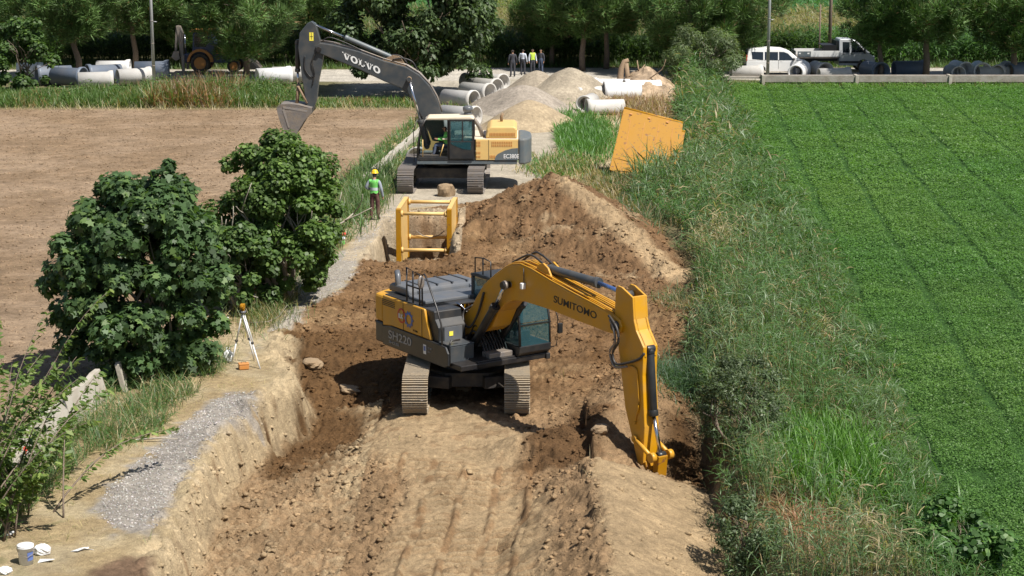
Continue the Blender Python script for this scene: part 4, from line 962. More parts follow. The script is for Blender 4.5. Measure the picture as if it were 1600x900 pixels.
# ------------------------------------------------------------------ excavator pieces
def track(root, cx_, yc, L, H, W, T, shoe_mat, pitch=.19, front=1, zc=None):
    """crawler track: chain of grouser shoes (the part), with frame, idler, sprocket and rollers under it. T maps track frame to root frame"""
    r = H / 2; st = L - H; per = 2 * st + 2 * pi * r; n = int(per / pitch); mb = MB()
    def at_s(s):
        s %= per
        if s < st: return (-st / 2 + s, H, 0.0)
        s -= st
        if s < pi * r: a = s / r; return (st / 2 + r * sin(a), r + r * cos(a), -a)
        s -= pi * r
        if s < st: return (st / 2 - s, 0.0, -pi)
        s -= st; a = s / r; return (-st / 2 - r * sin(a), r - r * cos(a), -pi - a)
    for i in range(n):
        x, z, a = at_s(i * per / n); sag = -.02 * cos(pi * x / st) if z > H * .9 and abs(x) < st / 2 else 0
        Mx = T @ Matrix.Translation((x, yc, z + sag)) @ Matrix.Rotation(-a, 4, 'Y')
        mb.box((0, 0, -.03), (per / n * .84, W, .022), M_=Mx)
        for g in (-.32, .0, .32): mb.box((g * per / n, 0, .0), (.020, W, .046), M_=Mx)
        mb.box((0, 0, -.06), (per / n * .9, .16, .06), M_=Mx)
    tr = mb.build('track', shoe_mat, root)
    f = MB(); f.prism([(-st / 2 - .05, r - .16), (st / 2 + .05, r - .16), (st / 2 + .05, r + .12), (st / 2 - .5, r + .22), (-st / 2 + .5, r + .22), (-st / 2 - .05, r + .12)], yc - .13, yc + .13, M_=T); f.build('track_frame', M['frame'], tr, .01)
    for nm, x in (('idler', st / 2 * front), ('sprocket', -st / 2 * front)):
        w = MB(); w.cyl(T @ Vector((x, yc - .09, r)), T @ Vector((x, yc + .09, r)), r - .09, 22); w.cyl(T @ Vector((x, yc - .2, r)), T @ Vector((x, yc + .2, r)), .13, 14); w.build(nm, M['frame'], tr)
    for k in range(8):
        x = -st / 2 + .35 + (st - .7) * k / 7; w = MB(); w.cyl(T @ Vector((x, yc - .17, .17)), T @ Vector((x, yc + .17, .17)), .10, 12); w.build('roller', M['steel'], tr)
    for x in (-st / 5, st / 5):
        w = MB(); w.cyl(T @ Vector((x, yc - .17, H - .14)), T @ Vector((x, yc + .17, H - .14)), .07, 10); w.build('roller', M['steel'], tr)
    return tr
def ram(name, root, p0, p1, p2, rb, rr, mb_, mr):
    """hydraulic cylinder: barrel from p0 to p1, rod on to p2"""
    p0, p1, p2 = Vector(p0), Vector(p1), Vector(p2); d = (p1 - p0).normalized()
    b = MB(); b.cyl(p0, p1, rb, 18); b.cyl(p1 - d * .10, p1 + d * .03, rb * 1.18, 18); b.cyl(p0 + d * .02, p0 + d * .10, rb * 1.12, 18)
    b.cyl(p0 + Vector((0, -.10, 0)), p0 + Vector((0, .10, 0)), rb * .95, 14)
    o = b.build(name, mb_, root, .004)
    r_ = MB(); r_.cyl(p1, p2, rr, 14); r_.build('piston_rod', mr, o)
    e = MB(); e.cyl(p2 + Vector((0, -.11, 0)), p2 + Vector((0, .11, 0)), rr * 1.7, 14); e.build('rod_eye', mb_, o)
    return o
def hose(root, pts, r, name='hose', m='hose', n=8):
    P = [Vector(p) for p in pts]; out = []
    for i in range(len(P) - 1):
        a = P[max(i - 1, 0)]; b = P[i]; c = P[i + 1]; d = P[min(i + 2, len(P) - 1)]
        for k in range(6):
            t = k / 6; out.append(.5 * ((2 * b) + (c - a) * t + (2 * a - 5 * b + 4 * c - d) * t * t + (3 * b - a - 3 * c + d) * t ** 3))
    out.append(P[-1]); mb = MB(); mb.tube(out, r, n); return mb.build(name, M[m] if isinstance(m, str) else m, root)
def boxed_plate(prof, w, t=0.0): pass

# ------------------------------------------------------------------ near excavator: yellow, dark side skirt, boom reaching right and towards us
def near_excavator():
    yaw = R(-56); X0, Y0, Z0 = -1.11, 45.4, -.42
    root = thing('excavator', (X0, Y0, Z0), 'big yellow excavator with black lettering on its boom, bucket down in the trench', 'excavator', yaw)
    T = Matrix.Rotation(-yaw, 4, 'Z') @ Matrix.Rotation(R(-90), 4, 'Z')      # track frame: x towards the camera
    for s in (-1, 1): track(root, 0, s * 1.235, 4.45, .92, .62, T, M['trackdirt'])
    u = MB(); u.prism([(-1.0, -.55), (-.45, -1.0), (.45, -1.0), (1.0, -.55), (1.0, .55), (.45, 1.0), (-.45, 1.0), (-1.0, .55)], .42, .78, 'xy', T)
    for sx_ in (-1, 1):
        for sy_ in (-1, 1): u.box((sx_ * .85, sy_ * .75, .56), (.42, .8, .30), (0, 0, sx_ * sy_ * .35), T)
    u.build('undercarriage', M['frame'], root, .02)
    q = MB(); q.lathe([(0, .76), (.78, .76), (.80, .80), (.70, .84), (.70, .95), (.84, .95), (.84, 1.06), (0, 1.06)], 40); q.build('slew_ring', M['black'], root)
    # revolving frame and skirts
    f = MB(); f.box((-.35, 0, 1.16), (3.9, 1.5, .2)); f.box((.7, 0, 1.15), (1.9, 2.5, .14)); f.build('platform', M['black'], root, .02)
    c = MB(); arc = [(-2.72 + .36 * (abs(y) / 1.32) ** 3, y) for y in np.linspace(-1.32, 1.32, 15)]
    c.prism([(x, y) for x, y in arc] + [(-1.95, 1.32), (-1.95, -1.32)], 1.07, 1.62, 'xy'); c.build('counterweight', M['darkgrey'], root, .05)
    c = MB(); c.prism([(x, y) for x, y in arc] + [(-1.95, 1.32), (-1.95, -1.32)], 1.625, 2.33, 'xy'); c.build('counterweight_cover', M['yellow'], root, .07)
    for s in (-1, 1):
        if s < 0:
            k = MB(); k.prism([(-1.94, 1.07), (1.05, 1.07), (1.22, 1.14), (1.22, 1.45), (1.1, 1.60), (.5, 1.62), (-1.55, 1.62), (-1.94, 1.55)], s * 1.36, s * 1.30); k.build('side_skirt', M['darkgrey'], root, .02)
            k = MB(); k.prism([(-1.94, 1.56), (-1.5, 1.625), (.42, 1.625), (.20, 2.1), (.10, 2.36), (-1.94, 2.36)], s * 1.345, s * 1.27); p = k.build('side_door', M['yellow'], root, .03)
            g = MB()
            for i in range(7): g.box((-2.08 + i * .0, 0, 0), (.001, .001, .001))
            g = MB()
            for i in range(4): g.box((-1.62 + .0 * i, s * 1.349, 2.12 + i * .045), (.62, .012, .018))
            g.build('vent_slots', M['ink'], p)
            [MB().box((q, s * 1.347, 1.99), (.012, .012, .70)).build('door_seam', M['ink'], p) for q in (-.90, .0)]
        else:
            k = MB(); k.prism([(-1.94, 1.07), (-.42, 1.07), (-.42, 2.34), (-1.94, 2.34)], s * 1.27, s * 1.345); k.build('side_door', M['yellow'], root, .03)
            k = MB(); k.box((.66, s * 1.28, 1.14), (2.1, .12, .15)); k.build('side_skirt', M['darkgrey'], root, .02)
    # deck and hoods
    d = MB(); d.box((-.95, 0, 2.345), (2.0, 2.52, .05)); d.box((-.15, -.9, 2.33), (.5, .8, .08)); d.build('deck', M['darkgrey'], root, .015)
    h = MB(); h.prism([(-2.22, 2.38), (-1.18, 2.38), (-1.22, 2.54), (-1.34, 2.60), (-2.08, 2.60), (-2.20, 2.54)], -1.0, 1.08); hd = h.build('engine_hood', M['hoodgrey'], root, .05)
    r_ = MB()
    for y in (-.55, -.1, .35, .8): r_.box((-1.70, y, 2.606), (.92, .05, .014))
    r_.build('hood_rib', M['darkgrey'], hd)
    lt = MB()
    for y in (-.7, .85): lt.box((-1.19, y, 2.45), (.05, .06, .14)); lt.cyl((-1.16, y, 2.36), (-1.14, y, 2.5), .018, 8)
    lt.build('latch', M['chrome'], hd)
    h = MB(); h.box((-.72, .05, 2.40), (.82, 2.2, .10)); h.build('hood_panel', M['hoodgrey'], root, .03)
    e = MB(); e.tube([(-1.86, -.92, 2.35), (-1.86, -.92, 2.68), (-1.90, -.90, 2.80), (-2.0, -.86, 2.90)], .075, 14); e.build('exhaust_pipe', M['hoodgrey'], root)
    # fuel tank and step boxes at the right front
    b = MB(); b.prism([(.08, 1.25), (.66, 1.25), (.66, 1.98), (.50, 2.16), (.46, 2.36), (.08, 2.36)], -1.27, -.48); fb = b.build('fuel_tank', M['darkgrey'], root, .03)
    b = MB(); b.box((.667, -.85, 1.80), (.014, .52, .34)); b.build('tank_door', M['hoodgrey'], fb, .008)
    b = MB(); b.box((.679, -.92, 1.80), (.008, .11, .11)); b.build('warning_label', M['decalyellow'], fb)
    b = MB(); b.box((.94, -.93, 1.40), (.52, .68, .42)); b.box((.94, -.93, 1.63), (.54, .70, .03)); b.build('step_box', M['vgrey'], root, .03)
    # rails
    def rail(pts, r=.022): return hose(root, pts, r, 'handrail', 'black')
    for pts in ([(-.92, -1.22, 2.34), (-.92, -1.22, 3.22), (-.30, -1.22, 3.14), (-.30, -1.22, 2.34)], [(-.62, -1.22, 2.34), (-.62, -1.22, 3.18)], [(-.92, -1.22, 2.78), (-.30, -1.22, 2.78)],
                [(-.18, -1.22, 2.34), (-.18, -1.22, 3.16), (-.05, -1.23, 3.20), (.06, -1.25, 3.14), (.62, -1.30, 2.50), (.86, -1.32, 2.12), (.90, -1.32, 1.9), (.90, -1.32, 1.14)],
                [(1.16, -1.26, 1.14), (1.16, -1.26, 1.68), (1.12, -1.2, 1.74), (1.12, -.95, 1.74)]):
        m_ = MB(); m_.tube(pts, .023, 8); m_.build('handrail', M['black'], root)
    m_ = MB(); m_.blob((-.16, -1.26, 2.98), (.035, .10, .17), 14, 10); mi = m_.build('side_mirror', M['steel'], root)
    # cab (machine's left)
    cy0, cy1 = .38, 1.33
    c = MB(); c.prism([(-.42, 1.20), (1.60, 1.20), (1.74, 1.32), (1.76, 1.50), (-.42, 1.50)], cy0, cy1)
    cab = c.build('cab', M['darkgrey'], root, .02)
    c = MB(); c.prism([(-.44, 2.93), (1.30, 2.93), (1.52, 2.84), (1.50, 2.92), (1.28, 3.01), (-.30, 3.02), (-.44, 2.98)], cy0 - .02, cy1 + .02); c.build('cab_roof', M['darkgrey'], cab, .03)
    for y in (cy0 + .03, cy1 - .03):
        fr = MB(); fr.tube([(1.73, y, 1.50), (1.70, y, 2.1), (1.50, y, 2.86)], .032, 8); fr.build('cab_pillar', M['black'], cab)
        for q, w_ in ((.48, .06), (-.38, .10)): fr = MB(); fr.box((q, y, 2.2), (w_, .05, 1.45)); fr.build('cab_pillar', M['black'], cab)
    fr = MB(); fr.box((1.72, (cy0 + cy1) / 2, 2.02), (.03, cy1 - cy0, .03), (0, -.05, 0)); fr.build('window_bar', M['black'], cab)
    w = MB(); w.add([(1.745, cy0 + .04, 1.5), (1.745, cy1 - .04, 1.5), (1.715, cy1 - .04, 2.06), (1.715, cy0 + .04, 2.06)], [(0, 1, 2, 3)]); w.add([(1.71, cy0 + .04, 2.08), (1.71, cy1 - .04, 2.08), (1.50, cy1 - .04, 2.86), (1.50, cy0 + .04, 2.86)], [(0, 1, 2, 3)]); w.build('windscreen', M['glass'], cab)
    for y in (cy0 + .01, cy1 - .01):
        w = MB(); w.add([(-.33, y, 1.52), (.45, y, 1.52), (.45, y, 2.9), (-.33, y, 2.9)], [(0, 1, 2, 3)]); w.add([(.51, y, 1.52), (1.70, y, 1.52), (1.68, y, 2.1), (1.48, y, 2.88), (.51, y, 2.88)], [(0, 1, 2, 3, 4)]); w.build('side_window', M['glass'], cab)
    w = MB(); w.add([(-.40, cy0 + .05, 1.8), (-.40, cy1 - .05, 1.8), (-.40, cy1 - .05, 2.9), (-.40, cy0 + .05, 2.9)], [(0, 1, 2, 3)]); w.build('rear_window', M['glass'], cab)
    s = MB(); s.box((.28, .86, 1.62), (.5, .5, .14)); s.box((.05, .86, 1.98), (.14, .48, .66), (0, -.15, 0)); s.build('seat', M['plastic'], cab, .04)
    s = MB(); s.box((.95, .52, 1.68), (.5, .12, .2)); s.box((1.25, .86, 1.62), (.1, .3, .3)); s.build('console', M['plastic'], cab, .02)
    g = MB(); g.tube([(-.30, .42, 3.0), (-.30, .42, 3.40), (.10, .42, 3.44), (.42, .42, 3.40), (.42, .42, 3.0)], .018, 8); g.tube([(.06, .42, 3.0), (.06, .42, 3.44)], .018, 8); g.build('roof_rail', M['black'], cab)
    g = MB(); g.tube([(1.68, 1.36, 1.35), (1.80, 1.46, 1.40), (1.82, 1.48, 2.1), (1.70, 1.42, 2.45)], .015, 8); gm = g.build('mirror_arm', M['black'], root)
    g = MB(); g.box((1.86, 1.52, 1.85), (.06, .14, .26)); g.build('cab_mirror', M['black'], gm, .02)
    # boom
    bw = .27
    BT = [(.02, 1.86), (.13, 1.99), (.60, 2.36), (.81, 2.63), (1.15, 3.01), (1.67, 3.37), (2.10, 3.62), (2.36, 3.73), (2.71, 3.80), (3.16, 3.76), (3.99, 3.61), (4.95, 3.47), (5.69, 3.37), (6.35, 3.27), (6.60, 3.20), (6.68, 3.05), (6.62, 2.90), (6.45, 2.84), (6.17, 2.83), (4.96, 2.88), (3.95, 2.93), (2.9, 2.93), (2.40, 2.86), (2.08, 2.72), (1.80, 2.48), (1.52, 2.04), (1.25, 1.88), (.3, 1.60), (.06, 1.68)]
    b = MB(); b.prism(BT, -bw, bw); boom = b.build('boom', M['yellow'], root, .025)
    for (x, z) in ((.2, 1.80), (6.5, 3.05)):
        b = MB(); b.cyl((x, -bw - .09, z), (x, bw + .09, z), .11, 20); b.build('pin', M['black'], boom)
    l = MB()                                                        # flange lines along both edges of the box section
    top = BT[1:14]
    for y in (-bw + .02, bw - .02): l.tube([(x, y, z + .012) for x, z in top], .016, 6)
    l.build('weld_flange', M['yellow'], boom)
    for k, yy in enumerate((-.17, -.10, .02, .10, .17)):             # pipes on the boom's back
        o = MB(); o.tube([(x, yy, z + .045) for x, z in top[4:]], .022, 8); o.build('boom_pipe', M['yellow'], boom)
    br = MB(); br.prism([(3.15, 3.70), (3.95, 3.55), (3.72, 3.86), (3.52, 3.95), (3.36, 3.90)], -.17, -.12); br.prism([(3.15, 3.70), (3.95, 3.55), (3.72, 3.86), (3.52, 3.95), (3.36, 3.90)], .12, .17); br.build('cylinder_bracket', M['yellow'], boom, .01)
    text('SUMITOMO', .235, M['ink'], boom, (4.10, -bw - .004, 3.145), (1, 0, -.055), (.055, 0, 1), width=1.66, bold=.0015)
    lm = MB(); lm.box((2.93, -bw - .06, 3.32), (.10, .12, .15)); lm.build('work_lamp', M['decalwhite'], boom, .02)
    cb = MB(); cb.tube([(2.93, -bw - .03, 3.4), (2.90, -bw - .02, 3.74)], .012, 6); cb.build('lamp_cable', M['hose'], boom)
    bp = MB(); bp.cyl((2.30, -bw - .16, 3.24), (2.30, bw + .16, 3.24), .075, 18); bp.cyl((2.30, -bw - .19, 3.24), (2.30, -bw - .13, 3.24), .11, 18); bp.build('boom_pin', M['steel'], boom)
    hose(boom, [(2.2, -.12, 3.75), (2.75, -.10, 4.0), (3.05, -.08, 4.02), (3.4, -.05, 3.88), (3.66, 0, 3.80)], .026); hose(boom, [(2.3, .08, 3.78), (2.8, .10, 4.05), (3.1, .09, 4.05), (3.5, .05, 3.95), (3.9, .03, 3.80)], .026)
    hose(boom, [(.55, -.20, 2.40), (.35, -.35, 2.20), (.50, -.42, 1.95), (.75, -.40, 1.92), (1.0, -.34, 2.3), (1.2, -.30, 2.85)], .03); hose(boom, [(.3, -.1, 2.05), (.1, -.3, 2.35), (-.15, -.35, 2.3), (-.3, -.3, 2.1)], .022, m='chrome')
    for s in (-1, 1):
        ram('boom_cylinder', root, (.72, s * .40, 1.30), (1.84, s * .40, 2.62), (2.30, s * .40, 3.24), .105, .05, M['black'], M['chrome'])
    ram('arm_cylinder', root, (3.56, 0, 3.80), (5.46, 0, 3.80), (6.55, 0, 3.72), .105, .052, M['vgrey'], M['rodblue'])
    # arm
    aw = .20
    a = MB(); a.prism([(6.34, 3.30), (7.02, 3.30), (7.12, 3.05), (7.39, 2.72), (7.37, 2.08), (7.47, .95), (7.44, .12), (7.36, .02), (7.24, .05), (7.03, .59), (6.76, 1.22), (6.55, 2.25), (6.37, 3.06)], -aw, aw); arm = a.build('arm', M['yellow'], root, .02)
    for s in (-1, 1):
        a = MB(); a.prism([(6.34, 3.28), (6.37, 3.86), (6.44, 3.93), (6.58, 3.92), (6.98, 3.76), (7.03, 3.28)], s * aw, s * (aw - .05)); a.build('arm_end_plate', M['yellow'], arm, .01)
    a = MB(); a.prism([(6.97, 3.28), (6.93, 3.77), (6.98, 3.76), (7.03, 3.28)], -aw + .05, aw - .05); a.build('arm_end_plate', M['yellow'], arm)
    a = MB()
    for s in (-1, 1): a.prism([(7.02, 3.30), (7.12, 3.05), (7.39, 2.72), (7.40, 2.50), (7.32, 2.62), (7.20, 2.50), (7.0, 2.9)], s * .16, s * .11)
    a.build('cylinder_bracket', M['yellow'], arm, .008)
    hose(arm, [(6.30, -.33, 3.25), (6.62, -.36, 3.05), (6.70, -.36, 2.75), (6.50, -.36, 2.45), (6.62, -.36, 2.22), (6.95, -.3, 2.30), (7.30, -.26, 2.45), (7.42, -.2, 2.6)], .03)
    hose(arm, [(6.30, -.30, 3.15), (6.55, -.38, 3.0), (6.60, -.38, 2.7), (6.42, -.38, 2.45), (6.58, -.36, 2.15), (6.95, -.3, 2.22)], .028, m='steel')
    hose(arm, [(6.95, -.23, 2.22), (7.15, -.23, 2.20), (7.22, -.22, 2.0), (7.28, -.22, 1.40), (7.18, -.22, 1.12), (7.17, -.22, .95)], .022, m='yellow')
    ram('bucket_cylinder', root, (7.36, 0, 2.66), (7.52, 0, 1.22), (7.80, 0, .36), .095, .045, M['darkgrey'], M['chrome'])
    lk = MB()
    for s in (-1, 1):
        lk.tube([(7.18, s * .24, .62), (7.80, s * .24, .34)], .05, 8); lk.cyl((7.80, s * .18, .34), (7.80, s * .30, .34), .11, 14)
        lk.cyl((7.18, s * .20, .62), (7.18, s * .28, .62), .08, 12)
    lk.build('link', M['yellow'], root)
    lk = MB(); lk.prism([(7.72, .40), (7.90, .36), (7.86, -.10), (7.78, -.30), (7.66, -.28), (7.68, .0)], -.13, .13); lk.build('link_rod', M['amber'], root, .02)
    lk = MB(); lk.prism([(7.24, .12), (7.46, .16), (7.62, -.22), (7.74, -.46), (7.52, -.52), (7.36, -.20)], -.16, .16); lk.build('quick_coupler', M['amber'], root, .02)
    # bucket: curved shell, side plates, teeth
    prof = [(7.50, -.42), (7.78, -.34), (8.05, -.44), (8.22, -.72), (8.20, -1.05), (7.98, -1.32), (7.62, -1.45)]
    bk = MB(); inner = [(x + (7.72 - x) * .06, z + (-.82 - z) * .06) for x, z in prof]; bk.prism(prof + inner[::-1], -.55, .55)
    for s in (-1, 1): bk.prism(prof, s * .55, s * .52)
    bucket = bk.build('bucket', M['steel'], root, .01)
    tt = MB()
    for i in range(5): y = -.46 + .23 * i; tt.prism([(7.68, -1.50), (7.68, -1.40), (7.36, -1.44)], y - .045, y + .045)
    tt.build('bucket_teeth', M['steel'], bucket)
    # markings on the right side
    ys = -1.368
    text('SH220', .30, M['decalgrey'], root, (-1.62, ys, 1.30), (1, 0, 0), (0, 0, 1), width=1.12, bold=.003)
    text('SH220', .10, M['decalgrey'], root, (-1.60, ys, 1.17), (1, 0, 0), (0, 0, 1), width=.5)
    lg = MB(); lg.lathe([(.125, 0), (.18, 0), (.18, .006), (.125, .006)], 24, Matrix.Translation((-.62, -1.352, 1.96)) @ Matrix.Rotation(pi / 2, 4, 'X'))
    for k in range(10):
        t = k * pi / 5; lg.box((-.62 + .19 * cos(t), -1.354, 1.96 + .19 * sin(t)), (.05, .006, .05), (0, -t, 0))
    lg.build('gear_emblem', M['decalblue'], root)
    lg = MB(); lg.lathe([(.15, 0), (.19, 0), (.19, .005), (.15, .005)], 24, Matrix.Translation((-.98, -1.351, 1.99)) @ Matrix.Rotation(pi / 2, 4, 'X')); lg.build('ring_emblem', M['red'], root)
    text('ILK', .16, M['decalwhite'], root, (-1.13, -1.353, 1.92), (1, 0, 0), (0, 0, 1), bold=.004); text('Y-TAN', .07, M['ink'], root, (-.42, -1.353, 1.70), (1, 0, 0), (0, 0, 1))
    dl = MB(); dl.box((.16, ys - .002, 1.36), (.13, .006, .24)); dl.build('notice_label', M['decalwhite'], root); dl = MB(); dl.box((.16, ys - .006, 1.38), (.09, .004, .12)); dl.build('notice_label', M['decalblue'], root)
    text('CE 104', .06, M['decalgrey'], root, (.30, ys, 1.40), (1, 0, 0), (0, 0, 1)); text('2.1 t', .06, M['decalgrey'], root, (.30, ys, 1.31), (1, 0, 0), (0, 0, 1))
    # clutter of hoses and valves at the boom foot
    for i in range(9):
        r2 = np.random.default_rng(i); y = -.34 + .08 * i; hose(root, [(.35, y, 1.3), (.7 + .1 * r2.random(), y, 1.75 + .2 * r2.random()), (1.1, y + .05, 1.55), (1.35, y, 1.28)], .024)
    v = MB(); v.box((1.35, 0, 1.30), (.35, .7, .16)); v.box((.25, 0, 1.42), (.35, .9, .3)); v.build('valve_block', M['steel'], root, .02)
    return root
near_excavator()
sit = dict(pelvis=(0, 0, .10), waist=(0, -.02, .24), chest=(0, -.01, .46), neck=(0, .02, .62), headb=(0, .05, .71), headt=(0, .07, .86), shl=(-.17, 0, .57), shr=(.17, 0, .57),
           ell=(-.26, .12, .34), wrl=(-.22, .34, .36), hal=(-.21, .42, .37), elr=(.26, .12, .34), wrr=(.22, .34, .36), har=(.21, .42, .37),
           hil=(-.09, .02, .08), knl=(-.13, .44, .12), anl=(-.13, .52, -.26), tol=(-.13, .66, -.30), hir=(.09, .02, .08), knr=(.13, .44, .12), anr=(.13, .52, -.26), tor=(.13, .66, -.30))
def in_frame(O, yaw, p): return (O[0] + p[0] * cos(yaw) - p[1] * sin(yaw), O[1] + p[0] * sin(yaw) + p[1] * cos(yaw), O[2] + p[2])
person(in_frame((-1.11, 45.4, -.42), R(-56), (.24, .86, 1.68)), R(-56) - pi / 2, 'operator sitting in the cab of the near yellow excavator, teal shirt and yellow-green vest', sit, 'tealcloth', 'darkcloth', 'hiyellow')

# ------------------------------------------------------------------ far excavator: pale yellow body, slate boom, raised to the left
def far_excavator():
    X0, Y0 = -2.79, 76.65; yaw = pi
    root = thing('excavator', (X0, Y0, 0), 'excavator with pale yellow body and dark grey boom raised to the left, white lettering', 'excavator', yaw)
    T = Matrix.Rotation(-yaw, 4, 'Z') @ Matrix.Rotation(R(-92.5), 4, 'Z')
    for s in (-1, 1): track(root, 0, s * 1.42, 5.0, 1.0, .66, T, M['trackgrey'], .21)
    u = MB(); u.box((0, 0, .66), (2.0, 2.3, .42), M_=T); u.build('undercarriage', M['frame'], root, .04)
    q = MB(); q.lathe([(0, .86), (.86, .86), (.86, 1.08), (0, 1.08)], 36); q.build('slew_ring', M['black'], root)
    y0 = 1.45     # near side (machine's left)
    f = MB(); f.box((-.95, 0, 1.16), (4.1, 2.84, .16)); f.build('platform', M['vgrey2'], root, .02)
    c = MB(); arc = [(-3.60 + .30 * (abs(y) / 1.45) ** 4, y) for y in np.linspace(-1.45, 1.45, 13)]; c.prism(arc + [(-3.06, 1.45), (-3.06, -1.45)], 1.08, 2.14, 'xy'); c.build('counterweight', M['vgrey2'], root, .07)
    for s in (-1, 1):
        k = MB(); k.prism([(-3.04, 1.26), (-1.31 if s > 0 else 1.0, 1.26), (-1.31 if s > 0 else 1.0, 2.10), (-3.04, 2.10)], s * 1.36, s * 1.45); bd = k.build('side_panel', M['paleyellow'], root, .02)
        if s > 0:
            ps = [(-3.035, 1.262)] + [(-2.08, 1.262), (-2.12, 1.42), (-2.22, 1.52), (-2.5, 1.66), (-2.8, 1.74), (-3.035, 1.76)]
            k = MB(); k.prism(ps, 1.452, 1.458); k.build('grey_swoosh', M['vgrey2'], bd)
            g = MB()
            for i in range(12):
                for z in (1.86, 1.98): g.box((-1.98 - i * .072, 1.452, z), (.038, .02, .085))
            for i in range(4): g.box((-1.90 - i * .06, 1.452, 1.40), (.032, .02, .12))
            for i in range(3):
                for z in (1.40, 1.56, 1.86, 1.98): g.box((-1.36 - i * .06, 1.452, z), (.032, .02, .085))
            g.build('vent_slots', M['rust'], bd)
            [MB().box((q, 1.453, 1.68), (.014, .012, .82)).build('door_seam', M['ink'], bd) for q in (-1.84, -3.05)]
            text('EC380E', .24, M['decalwhite'], bd, (-2.44, 1.465, 1.34), (-1, 0, 0), (0, 0, 1), width=.62, bold=.004)
    d = MB(); d.box((-1.5, 0, 2.11), (3.1, 2.7, .05)); d.build('deck', M['roofcream'], root, .01)
    h = MB(); h.prism([(-3.0, 2.13), (-1.70, 2.13), (-1.78, 2.50), (-1.92, 2.62), (-2.9, 2.62), (-3.0, 2.5)], -1.1, 1.34); hd = h.build('engine_hood', M['paleyellow'], root, .06)
    g = MB()
    for i in range(17): g.box((-1.90 - i * .062, 1.345, 2.30), (.032, .02, .13))
    g.build('vent_slots', M['rust'], hd)
    e = MB(); e.tube([(-2.35, -.4, 2.6), (-2.35, -.4, 2.85), (-2.42, -.4, 2.97)], .06, 12); e.build('exhaust_pipe', M['root'], root)
    # pre-cleaner and intake
    e = MB(); e.tube([(-1.60, .75, 2.12), (-1.45, .75, 2.55), (-1.15, .75, 2.98), (-1.02, .75, 3.02)], .085, 12); ip = e.build('air_intake', M['steel'], root)
    e = MB(); e.lathe([(0, 0), (.16, 0), (.17, .12), (.13, .15), (.20, .18), (.21, .34), (.15, .40), (0, .41)], 20, Matrix.Translation((-.98, .75, 3.0))); e.build('precleaner', M['hoodgrey'], ip)
    # cab
    c = MB(); c.prism([(1.08, 1.24), (1.12, 1.40), (-1.28, 1.40), (-1.28, 1.24)], .42, 1.44); cab = c.build('cab', M['darkgrey'], root, .02)
    c = MB(); c.prism([(.74, 2.90), (.62, 3.02), (-1.1, 3.05), (-1.24, 2.98), (-1.24, 2.90)], .40, 1.46); c.build('cab_roof', M['roofcream'], cab, .04)
    for y in (.45, 1.41):
        fr = MB(); fr.tube([(1.06, y, 1.38), (1.04, y, 1.9), (.92, y, 2.6), (.72, y, 2.93)], .04, 8); fr.build('cab_pillar', M['black'], cab)
        for q in (-.20, -1.22): fr = MB(); fr.box((q, y, 2.15), (.09, .06, 1.55)); fr.build('cab_pillar', M['black'], cab)
    w = MB(); w.add([(1.07, .48, 1.4), (1.07, 1.38, 1.4), (1.04, 1.38, 1.95), (.92, 1.38, 2.6), (.74, 1.38, 2.9), (.74, .48, 2.9), (.92, .48, 2.6), (1.04, .48, 1.95)], [(0, 1, 2, 7), (7, 2, 3, 6), (6, 3, 4, 5)]); w.build('windscreen', M['glass'], cab)
    w = MB(); w.add([(-1.2, .43, 1.42), (-.24, .43, 1.42), (-.24, .43, 2.9), (-1.2, .43, 2.9)], [(0, 1, 2, 3)]); w.add([(-.16, .43, 1.42), (1.02, .43, 1.42), (.9, .43, 2.6), (.74, .43, 2.9), (-.16, .43, 2.9)], [(0, 1, 2, 3, 4)]); w.build('side_window', M['glass'], cab)
    w = MB(); w.box((-.71, 1.47, 2.46), (.94, .02, .82)); w.build('side_window', M['glass'], cab)
    dr = MB(); dr.prism([(-.24, 1.32), (-1.22, 1.32), (-1.22, 2.05), (-.24, 2.05)], 1.455, 1.50); dr.prism([(-.24, 2.86), (-1.22, 2.86), (-1.22, 2.93), (-.24, 2.93)], 1.455, 1.50)
    for x in (-.27, -.78, -1.19): dr.box((x, 1.48, 2.46), (.05, .04, .84))
    dr.build('cab_door', M['darkgrey'], cab, .01)
    w = MB(); w.prism([(-.30, 2.0), (-1.12, 2.0), (-1.12, 1.68), (-.8, 1.72), (-.4, 1.88), (-.30, 1.94)], 1.502, 1.508); w.build('door_lower_pane', M['decalyellow'] if False else M['glass'], cab)
    s = MB(); s.box((-.10, .93, 1.66), (.5, .5, .16)); s.box((-.36, .93, 2.05), (.14, .48, .74)); s.build('seat', M['plastic'], cab, .04)
    s = MB(); s.tube([(.15, 1.38, 1.4), (.0, 1.38, 1.9)], .02, 8); s.tube([(.85, 1.42, 1.4), (.85, 1.42, 2.1)], .018, 8); s.build('grab_handle', M['paleyellow'], cab)
    s = MB(); s.box((.35, .75, 1.55), (.25, .2, .3)); s.box((.55, .93, 1.43), (.9, .8, .03)); s.build('console', M['plastic'], cab, .02)
    s = MB(); s.tube([(1.2, 1.5, 1.2), (1.22, 1.52, 2.5), (1.05, 1.48, 2.95)], .018, 8); s.tube([(.9, .3, 2.9), (1.15, .3, 3.05), (1.2, .3, 2.7)], .018, 8); s.build('handrail', M['black'], root)
    # boom
    bw = .30
    BT = [(.0, 2.0), (.02, 2.6), (.11, 3.02), (.29, 3.62), (.58, 4.15), (1.02, 4.62), (1.54, 4.94), (2.46, 5.20), (3.5, 5.59), (4.54, 5.85), (5.07, 5.93), (5.25, 5.80), (5.24, 5.60), (5.10, 5.50), (4.56, 5.28), (3.51, 4.86), (2.47, 4.36), (1.82, 4.10), (1.45, 3.80), (1.2, 3.4), (1.0, 3.0), (.62, 2.2), (.5, 1.9), (.1, 1.85)]
